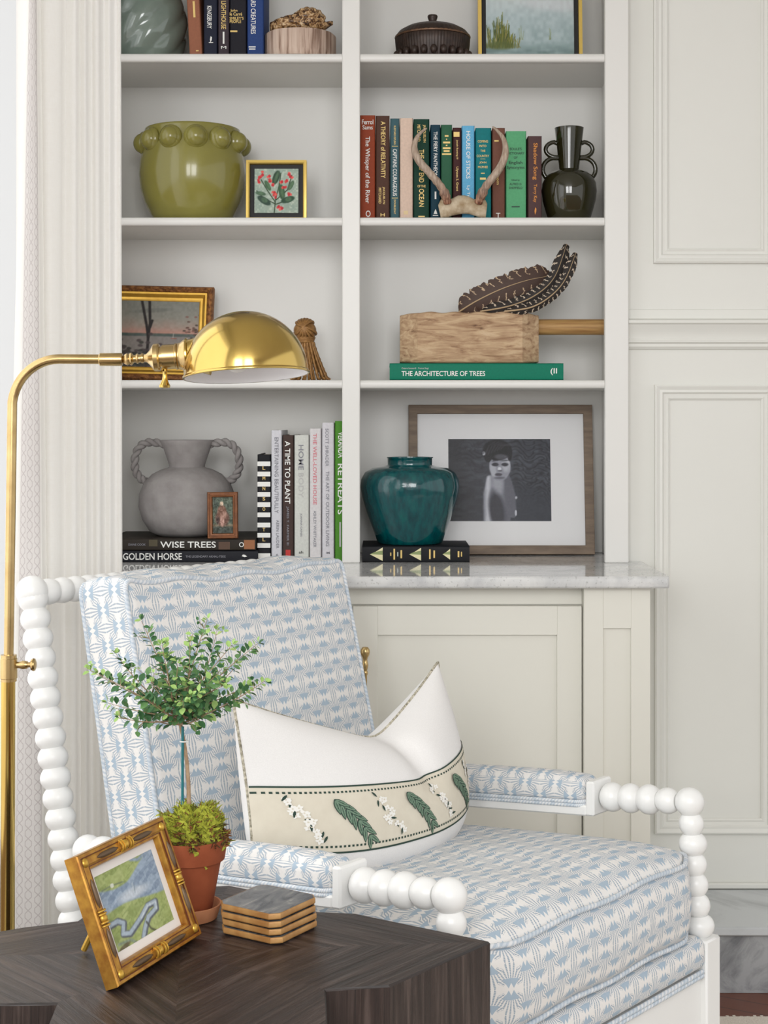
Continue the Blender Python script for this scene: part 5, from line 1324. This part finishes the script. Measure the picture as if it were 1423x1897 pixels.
# wooden mallet on the green book
zM = sh[2]+wa+.0008; dM = 3.63; sM = dM/F
t = thing('wooden_mallet', 'rough pale wooden mallet with a round handle lying on the emerald-green book', 'mallet', (X(871, dM), dM+.06, zM))
def mal():
    m, nt, b = new_mat('rough_pale_wood'); n = noise(nt, coords(nt, 'Object', (7, 40, 40)), 2.0, 6, .62, .8); n2 = noise(nt, coords(nt), 22, 3)
    c = ramp(nt, n, [(.28, (92, 64, 44)), (.40, (158, 126, 96)), (.56, (190, 162, 128)), (.75, (206, 182, 150))]); c = mix(nt, E.op('MULTIPLY', E(n2)-.5, 1.2, clamp=True), c, (128, 88, 58))
    nt.links.new(c, b.inputs['Base Color']); b.inputs['Roughness'].default_value = .75; bump(nt, b, n, .6, .004); return m
MAL = mal()
wM = 259*sM; hM = Z(578, dM)-zM
mb = MB(); P = []
for i in range(41):
    x = -wM/2+wM*i/40; e_ = min(1, min(i, 40-i)/5.0)
    yh = .030+.029*e_; zt_ = hM-.006*(1-e_)+.0016*math.sin(i*.9)*e_; zb2 = .0+.003*(1-e_); ring = []
    cxs = [(-1, -1), (1, -1), (1, 1), (-1, 1)]
    for (sy, sz) in cxs:
        for k in range(4):
            q = math.atan2(sz, sy)-PI/4+PI/2*k/3; r_ = .007
            ring.append(Vector((x, sy*(yh-r_)+r_*math.cos(q), (zt_-r_ if sz > 0 else zb2+r_)+r_*math.sin(q))))
    P.append(ring)
mb.surf(P, cv=True); mb.f.append(tuple(range(16))[::-1]); mb.m.append(0); mb.uv.append(None); mb.f.append(tuple(range(40*16, 41*16))); mb.m.append(0); mb.uv.append(None)
mb.build('head', MAL, t, 22)
mb = MB(); zh = Z(606, dM+.06)-zM; mb.tube([(wM/2-.02, 0, zh), (.553-t.location.x, 0, zh)], .0192, 28); mb.build('handle', M_('golden_wood_handle', (186, 148, 92), .55, var=(150, 110, 64), vscale=3, vsc=(4, 60, 60), bmp=.3), t)

# feathers
def feather_mat(name, a_c, b_c, barw, dens):
    m, nt, b = new_mat(name)
    tc = nt.nodes.new('ShaderNodeTexCoord'); sep = nt.nodes.new('ShaderNodeSeparateXYZ'); nt.links.new(tc.outputs['UV'], sep.inputs[0]); u, v = E(sep.outputs[0]), E(sep.outputs[1])
    wob = noise(nt, tc.outputs['UV'], 9, 2); s = (v*dens+(u-.5).abs()*2.2+E(wob)*.9).fract()
    edge = (u-.5).abs() > .2
    bar = (s < barw)*edge
    fine = ((v*420.0+(u-.5).abs()*120.0).sin()+1)*.5
    c = mix(nt, fine*.4, a_c, tuple(x*.6 for x in a_c)); c = mix(nt, bar*.85, c, b_c); nt.links.new(c, b.inputs['Base Color']); b.inputs['Roughness'].default_value = .6; return m
FEA1 = feather_mat('brown_barred_feather', (72, 50, 40), (196, 170, 138), .13, 12); FEA2 = feather_mat('dark_barred_feather', (34, 26, 22), (206, 188, 166), .20, 17)
def feather(label, path, wl, wr, dep, mat, seed, twist=.3):
    rnd = random.Random(seed); base_ = path[0]; t = thing('feather', label, 'feather', W(base_[0], base_[1], dep))
    sm = []
    for i in range(len(path)-1):
        p0, p1, p2, p3 = path[max(i-1, 0)], path[i], path[i+1], path[min(i+2, len(path)-1)]
        for k in range(12):
            s_ = k/12; sm.append(tuple(.5*(2*b_+(-a0+c_)*s_+(2*a0-5*b_+4*c_-d_)*s_*s_+(-a0+3*b_-3*c_+d_)*s_**3) for a0, b_, c_, d_ in zip(p0, p1, p2, p3)))
    sm.append(path[-1]); n_ = len(sm); P = []; qu = []
    for i, (x, y) in enumerate(sm):
        a = sm[max(i-1, 0)]; b = sm[min(i+1, n_-1)]; tx, ty = b[0]-a[0], b[1]-a[1]; L = math.hypot(tx, ty); nx_, ny_ = ty/L, -tx/L   # left of travel = up
        f_ = i/(n_-1); row = []
        prof = min(1, f_/.10)**.7*(min(1, (1-f_)/.16))**.55
        jag = 1+.16*(rnd.random()-.5)+(.0 if i % 9 else -.22)
        d_ = dep-.02*math.sin(PI*f_); qu.append(W(x, y, d_)-t.location)
        for k in range(-5, 6):
            g = k/5; wdt = (wl if g > 0 else wr)*prof*jag*abs(g); bx_ = tx/L*abs(g)*6*prof
            s_ = 1 if g > 0 else -1
            row.append(W(x+s_*nx_*wdt+bx_, y+s_*ny_*wdt+ty/L*abs(g)*6*prof, d_+.010*abs(g)**1.5*twist*2)-t.location)
        P.append(row)
    mb = MB(); mb.surf(P, uv=lambda i, j: (j/10, i/(n_-1))); mb.build('vane', mat, t, 80)
    mb = MB(); mb.tube([p+Vector((0, -.0012, 0)) for p in qu], [.0022*(1-.8*i/n_) for i in range(n_)], 8); mb.build('quill', M_('feather_quill', (176, 150, 116), .5), t, 60)
    return t
feather('broad brown wing feather lying on top of the mallet', [(850, 578), (884, 557), (930, 535), (978, 519), (1020, 511)], 24, 27, 3.678, FEA1, 3)
feather('dark barred tail feather curving up to a point behind the mallet', [(890, 577), (948, 566), (995, 545), (1028, 512), (1050, 452)], 13, 15, 3.662, FEA2, 5)
feather('short dark barred feather with ragged split tip at the right end of the mallet', [(935, 577), (985, 569), (1022, 547), (1048, 516), (1067, 468)], 11, 10, 3.634, FEA2, 8)

# ================================================================== POTTED TOPIARY
dY = 1.99; sY = dY/F
t0 = thing('plant_saucer', 'terracotta saucer under the potted topiary on the star table', 'saucer', (X(353, dY), dY, TZ))
TER = M_('terracotta', (156, 84, 54), .8, var=(132, 66, 40), vscale=22, bmp=.15, spec=.25)
SAU = M_('pale_terracotta', (190, 132, 96), .8, var=(170, 110, 76), vscale=25, spec=.25)
mb = MB(); mb.lathe([(.0004, .0002), (.033, .0002), (.035, .001), (.0405, .018), (.0405, .0195), (.0385, .0195), (.034, .006), (.0004, .005)], 48); mb.build('dish', SAU, t0, 40)
t = thing('potted_topiary', 'small leafy topiary tree in a terracotta pot on the star table', 'potted plant', (X(353, dY), dY, TZ+.0054))
hp = Z(1549, dY)-t.location.z
mb = MB(); mb.lathe([(.0004, .0), (.0265, .0), (.0275, .001), (.0405, hp-.030), (.0425, hp-.0295), (.0450, hp-.029), (.0492, hp-.003), (.0488, hp-.0005), (.0475, hp), (.0455, hp-.001), (.0425, hp-.012), (.0004, hp-.013)], 56); mb.build('pot', TER, t, 35)
O = t.location.copy()
def PX(px, py, dd=0): return W(px, py, dY+dd)-O
def stalk(): return M_('twig_bark', (178, 152, 122), .8, var=(144, 116, 90), vscale=120)
BARK = stalk()
# moss
mb = MB(); rnd = random.Random(5)
def mossr(d): return 1+.14*math.sin(9*d.x+4*d.z)+.10*math.sin(13*d.y+7*d.x)+.08*math.sin(23*d.z+17*d.x)
cM = Vector((.001, 0, hp-.004)); mb.sphere(cM, (.041, .041, .040), 40, 24, fn=mossr)
cols = 4
for i in range(2600):
    a = rnd.random()*2*PI; el = math.asin(rnd.random()*1.05-.08 if rnd.random() < .9 else 0.02)
    d = Vector((math.cos(a)*math.cos(el), math.sin(a)*math.cos(el), math.sin(el)))
    p = cM+Vector((d.x*.041, d.y*.041, d.z*.040))*mossr(d)
    tang = Vector((rnd.uniform(-1, 1), rnd.uniform(-1, 1), rnd.uniform(-1, 1)))
    dr = (d*rnd.uniform(.2, 1)+tang*.8).normalized(); L = rnd.uniform(.004, .011); sd = dr.cross(Vector((rnd.uniform(-1, 1), rnd.uniform(-1, 1), .3))).normalized()*rnd.uniform(.0005, .0013)
    low = p.z < cM.z+.006+.014*rnd.random()
    mi = rnd.choice((2, 3, 3, 2, 1)) if low else rnd.choice((0, 0, 1, 1, 0, 2))
    mb.add([p-dr*.001-sd, p-dr*.001+sd, p+dr*L*.6+sd*.8+d*.001, p+dr*L, p+dr*L*.6-sd*.8+d*.001], [(0, 1, 2, 3, 4)], mi)
o = mb.build('moss', [M_('lime_moss', (168, 172, 64), .9, spec=.2), M_('olive_moss', (120, 124, 52), .9, spec=.2), M_('rust_moss', (128, 84, 52), .9, spec=.2), M_('dark_brown_moss', (78, 54, 38), .9, spec=.2)], t, 0); o['kind'] = 'stuff'
mb = MB(); tr_ = [(350, 1490, 0), (349, 1450, 0), (346, 1410, .003), (341, 1375, .002), (335, 1345, 0), (330, 1322, -.002)]
mb.tube([PX(*a) for a in tr_], [.0030, .0027, .0026, .0025, .0025, .0020], 9)
tips = [(262, 1150, .02), (300, 1195, -.04), (384, 1148, .01), (402, 1168, .05), (352, 1190, -.05), (430, 1195, -.02), (478, 1192, .04), (490, 1262, -.03), (440, 1232, .05), (418, 1268, -.06), (215, 1212, .03), (182, 1248, -.02), (168, 1243, .01), (200, 1302, .03), (222, 1328, -.03), (250, 1235, .06), (262, 1290, -.06), (300, 1240, .06), (330, 1225, -.07), (372, 1225, .07), (395, 1255, -.05), (432, 1300, .03), (385, 1322, -.05), (355, 1290, -.07), (300, 1320, -.06), (265, 1325, .02), (400, 1290, .06), (320, 1270, .07), (350, 1240, .03), (280, 1265, .0), (370, 1280, -.08), (340, 1300, -.075), (240, 1265, -.04), (460, 1272, .01), (310, 1215, .0), (330, 1310, .07), (375, 1305, .05), (290, 1300, .07), (410, 1240, .0), (345, 1265, -.06)]
leaves = []; base_pt = Vector(PX(332, 1330))
rnd = random.Random(11)
for (tx, ty, dd) in tips:
    e = PX(tx, ty, dd); st = PX(332+rnd.uniform(-3, 3), rnd.uniform(1318, 1345)); L = (e-st).length
    c1 = st+(e-st)*.45+Vector((rnd.uniform(-.01, .01), rnd.uniform(-.01, .01), rnd.uniform(-.014, .004)))
    pts = [st*(1-s_)**2+c1*2*s_*(1-s_)+e*s_*s_ for s_ in [k/14 for k in range(15)]]
    mb.tube(pts, [.0013*(1-.75*k/14) for k in range(15)], 6)
    steps = max(4, int(L/.0075))
    for k in range(steps+1):
        if rnd.random() < .22: continue
        s_ = .30+.70*k/steps; p = st*(1-s_)**2+c1*2*s_*(1-s_)+e*s_*s_; tg = ((c1-st)*(1-s_)+(e-c1)*s_).normalized()
        big = rnd.uniform(.75, 1.2)*(1.05 if s_ < .9 else .85)
        sd = tg.cross(Vector((rnd.uniform(-1, 1), rnd.uniform(-1, 1), rnd.uniform(-.4, 1)))).normalized()
        for sg in (-1, 1): leaves.append((p, (sd*sg+tg*.5+Vector((0, 0, .15))).normalized(), big, s_))
        if rnd.random() < .28:   # short side shoot
            q = p+(sd+tg*.6).normalized()*rnd.uniform(.008, .016); mb.tube([p, q], [.0006, .0004], 5)
            for _ in range(3):
                dv = Vector((rnd.uniform(-1, 1), rnd.uniform(-1, 1), rnd.uniform(-.3, 1))).normalized(); leaves.append((q, dv, big*.8, s_))
    for _ in range(3): leaves.append((e, (tg+Vector((rnd.uniform(-1, 1), rnd.uniform(-1, 1), rnd.uniform(-1, 1)))*.8).normalized(), .75, 1))
mb.build('trunk', BARK, t, 60)
mb = MB()
for p, d, sc_, s_ in leaves:
    L = .0112*sc_; w_ = .0036*sc_; up_ = Vector((rnd.uniform(-.6, .6), rnd.uniform(-.9, .3), 1)); sd = d.cross(up_)
    if sd.length < .05: continue
    sd.normalize(); nn = sd.cross(d).normalized(); mi = 2 if s_ > .93 and rnd.random() < .75 else rnd.choice((0, 0, 1, 1, 2) if rnd.random() < .45 else (0, 0, 1))
    cl = []
    for f_, ww_ in ((0, .06), (.12, .3), (.35, .95), (.6, 1.0), (.83, .62), (1.0, .03)):
        c = p+d*(.0015+L*f_)-nn*L*.14*f_*f_
        cl.append([c-sd*w_*ww_+nn*w_*.28*ww_, c, c+sd*w_*ww_+nn*w_*.28*ww_])
    mb.surf(cl, mi=mi)
def leaf_mat(n_, c1, c2):
    m = M_(n_, c1, .5, var=c2, vscale=120, spec=.35); return m
mb.build('foliage', [leaf_mat('leaf_dark', (72, 116, 72), (52, 92, 56)), leaf_mat('leaf_mid', (112, 152, 96), (88, 128, 76)), leaf_mat('leaf_young', (166, 196, 118), (138, 174, 92))], t, 80)
mb = MB(); mb.tube([PX(338, 1490, -.004), PX(338.5, 1346, -.004)], .0019, 12); stk = mb.build('support_stake', M_('teal_stake', (20, 104, 110), .4), t)
mb = MB(); mb.tube([PX(341, 1373, -.0015)+Vector((math.cos(2*PI*k/12)*.0052, math.sin(2*PI*k/12)*.0052, 0)) for k in range(12)], .0009, 6, closed=True); mb.build('tie', WHITETXT, stk)

# ================================================================== COASTERS
GOLDW = M_('gold_leaf_edge', (190, 146, 90), .42, .25, var=(160, 112, 62), vscale=60)
def coaster_top():
    m, nt, b = new_mat('grey_streaked_marble'); n = noise(nt, coords(nt, 'Object', (9, 26, 10), (0, 0, .6)), 1.4, 5, .55, 1.4)
    nt.links.new(ramp(nt, n, [(.34, (52, 53, 56)), (.47, (96, 97, 99)), (.60, (122, 121, 119)), (.70, (182, 178, 168))]), b.inputs['Base Color']); b.inputs['Roughness'].default_value = .16; return m
CTOP = coaster_top(); BLKF = M_('black_felt', (18, 17, 17), .9)
zt_ = TZ
labs = ['bottom coaster of the stack, gold edged, resting on the star table', 'second coaster from the bottom of the gold-edged stack', 'third coaster from the bottom, just under the marble-topped one', 'top coaster of the stack showing its grey streaked marble face']
first = None
for i in range(4):
    offs = [(.001, -.001, .01), (.0005, .001, -.015), (-.0008, -.0005, .005), (-.001, .0005, 0)][i]
    t = thing('coaster', labs[i], 'coaster', (-.1480+offs[0], 1.9430+offs[1], zt_+.0002), (0, 0, math.radians(57)+offs[2]), 'gold-edged coasters on the star table'); zt_ += .0098
    if first is None:
        s_, c_ = .0485, .011
        def octo(k): return [(s_-k, -(s_-c_)+k*.4), (s_-k, (s_-c_)-k*.4), (s_-c_-k*.4, s_-k), (-(s_-c_)+k*.4, s_-k), (-s_+k, (s_-c_)-k*.4), (-s_+k, -(s_-c_)+k*.4), (-(s_-c_)+k*.4, -s_+k), ((s_-c_)-k*.4, -s_+k)]
        def smooth_oct(k):
            o_ = octo(k); out = []
            for j in range(8):
                a, b, c = Vector(o_[j-1]), Vector(o_[j]), Vector(o_[(j+1) % 8])
                for f_ in (-.5, 0, .5):
                    p = b+( (a-b).normalized() if f_ < 0 else (c-b).normalized())*abs(f_)*.005; out.append(p if f_ else b*.996+ (a+c)*.002)
            return out
        rings = [(0.0035, .0016), (.0012, .0020), (.0005, .0032), (.0005, .0080), (.0010, .0090), (.0018, .0094), (.0024, .0094)]
        mb = MB(); mb.surf([[(p.x, p.y, z) for p in smooth_oct(k)] for k, z in rings], cv=True, flip=True); e_ = mb.build('edge', GOLDW, t, 30)
        mb = MB(); r1 = [(p.x, p.y, .00935) for p in smooth_oct(.0023)]; mb.add(r1, [tuple(range(len(r1)))]); f1 = mb.build('marble_face', CTOP, t, 0)
        mb = MB(); r0 = smooth_oct(.0040); mb.surf([[(p.x, p.y, z) for p in r0] for z in (0, .0020)], cv=True, flip=True); mb.add([(p.x, p.y, 0) for p in r0], [tuple(range(len(r0)))[::-1]]); f2 = mb.build('felt_base', BLKF, t, 0)
        first = (e_, f1, f2)
    else:
        for q in first: c = q.copy(); COL.objects.link(c); c.parent = t
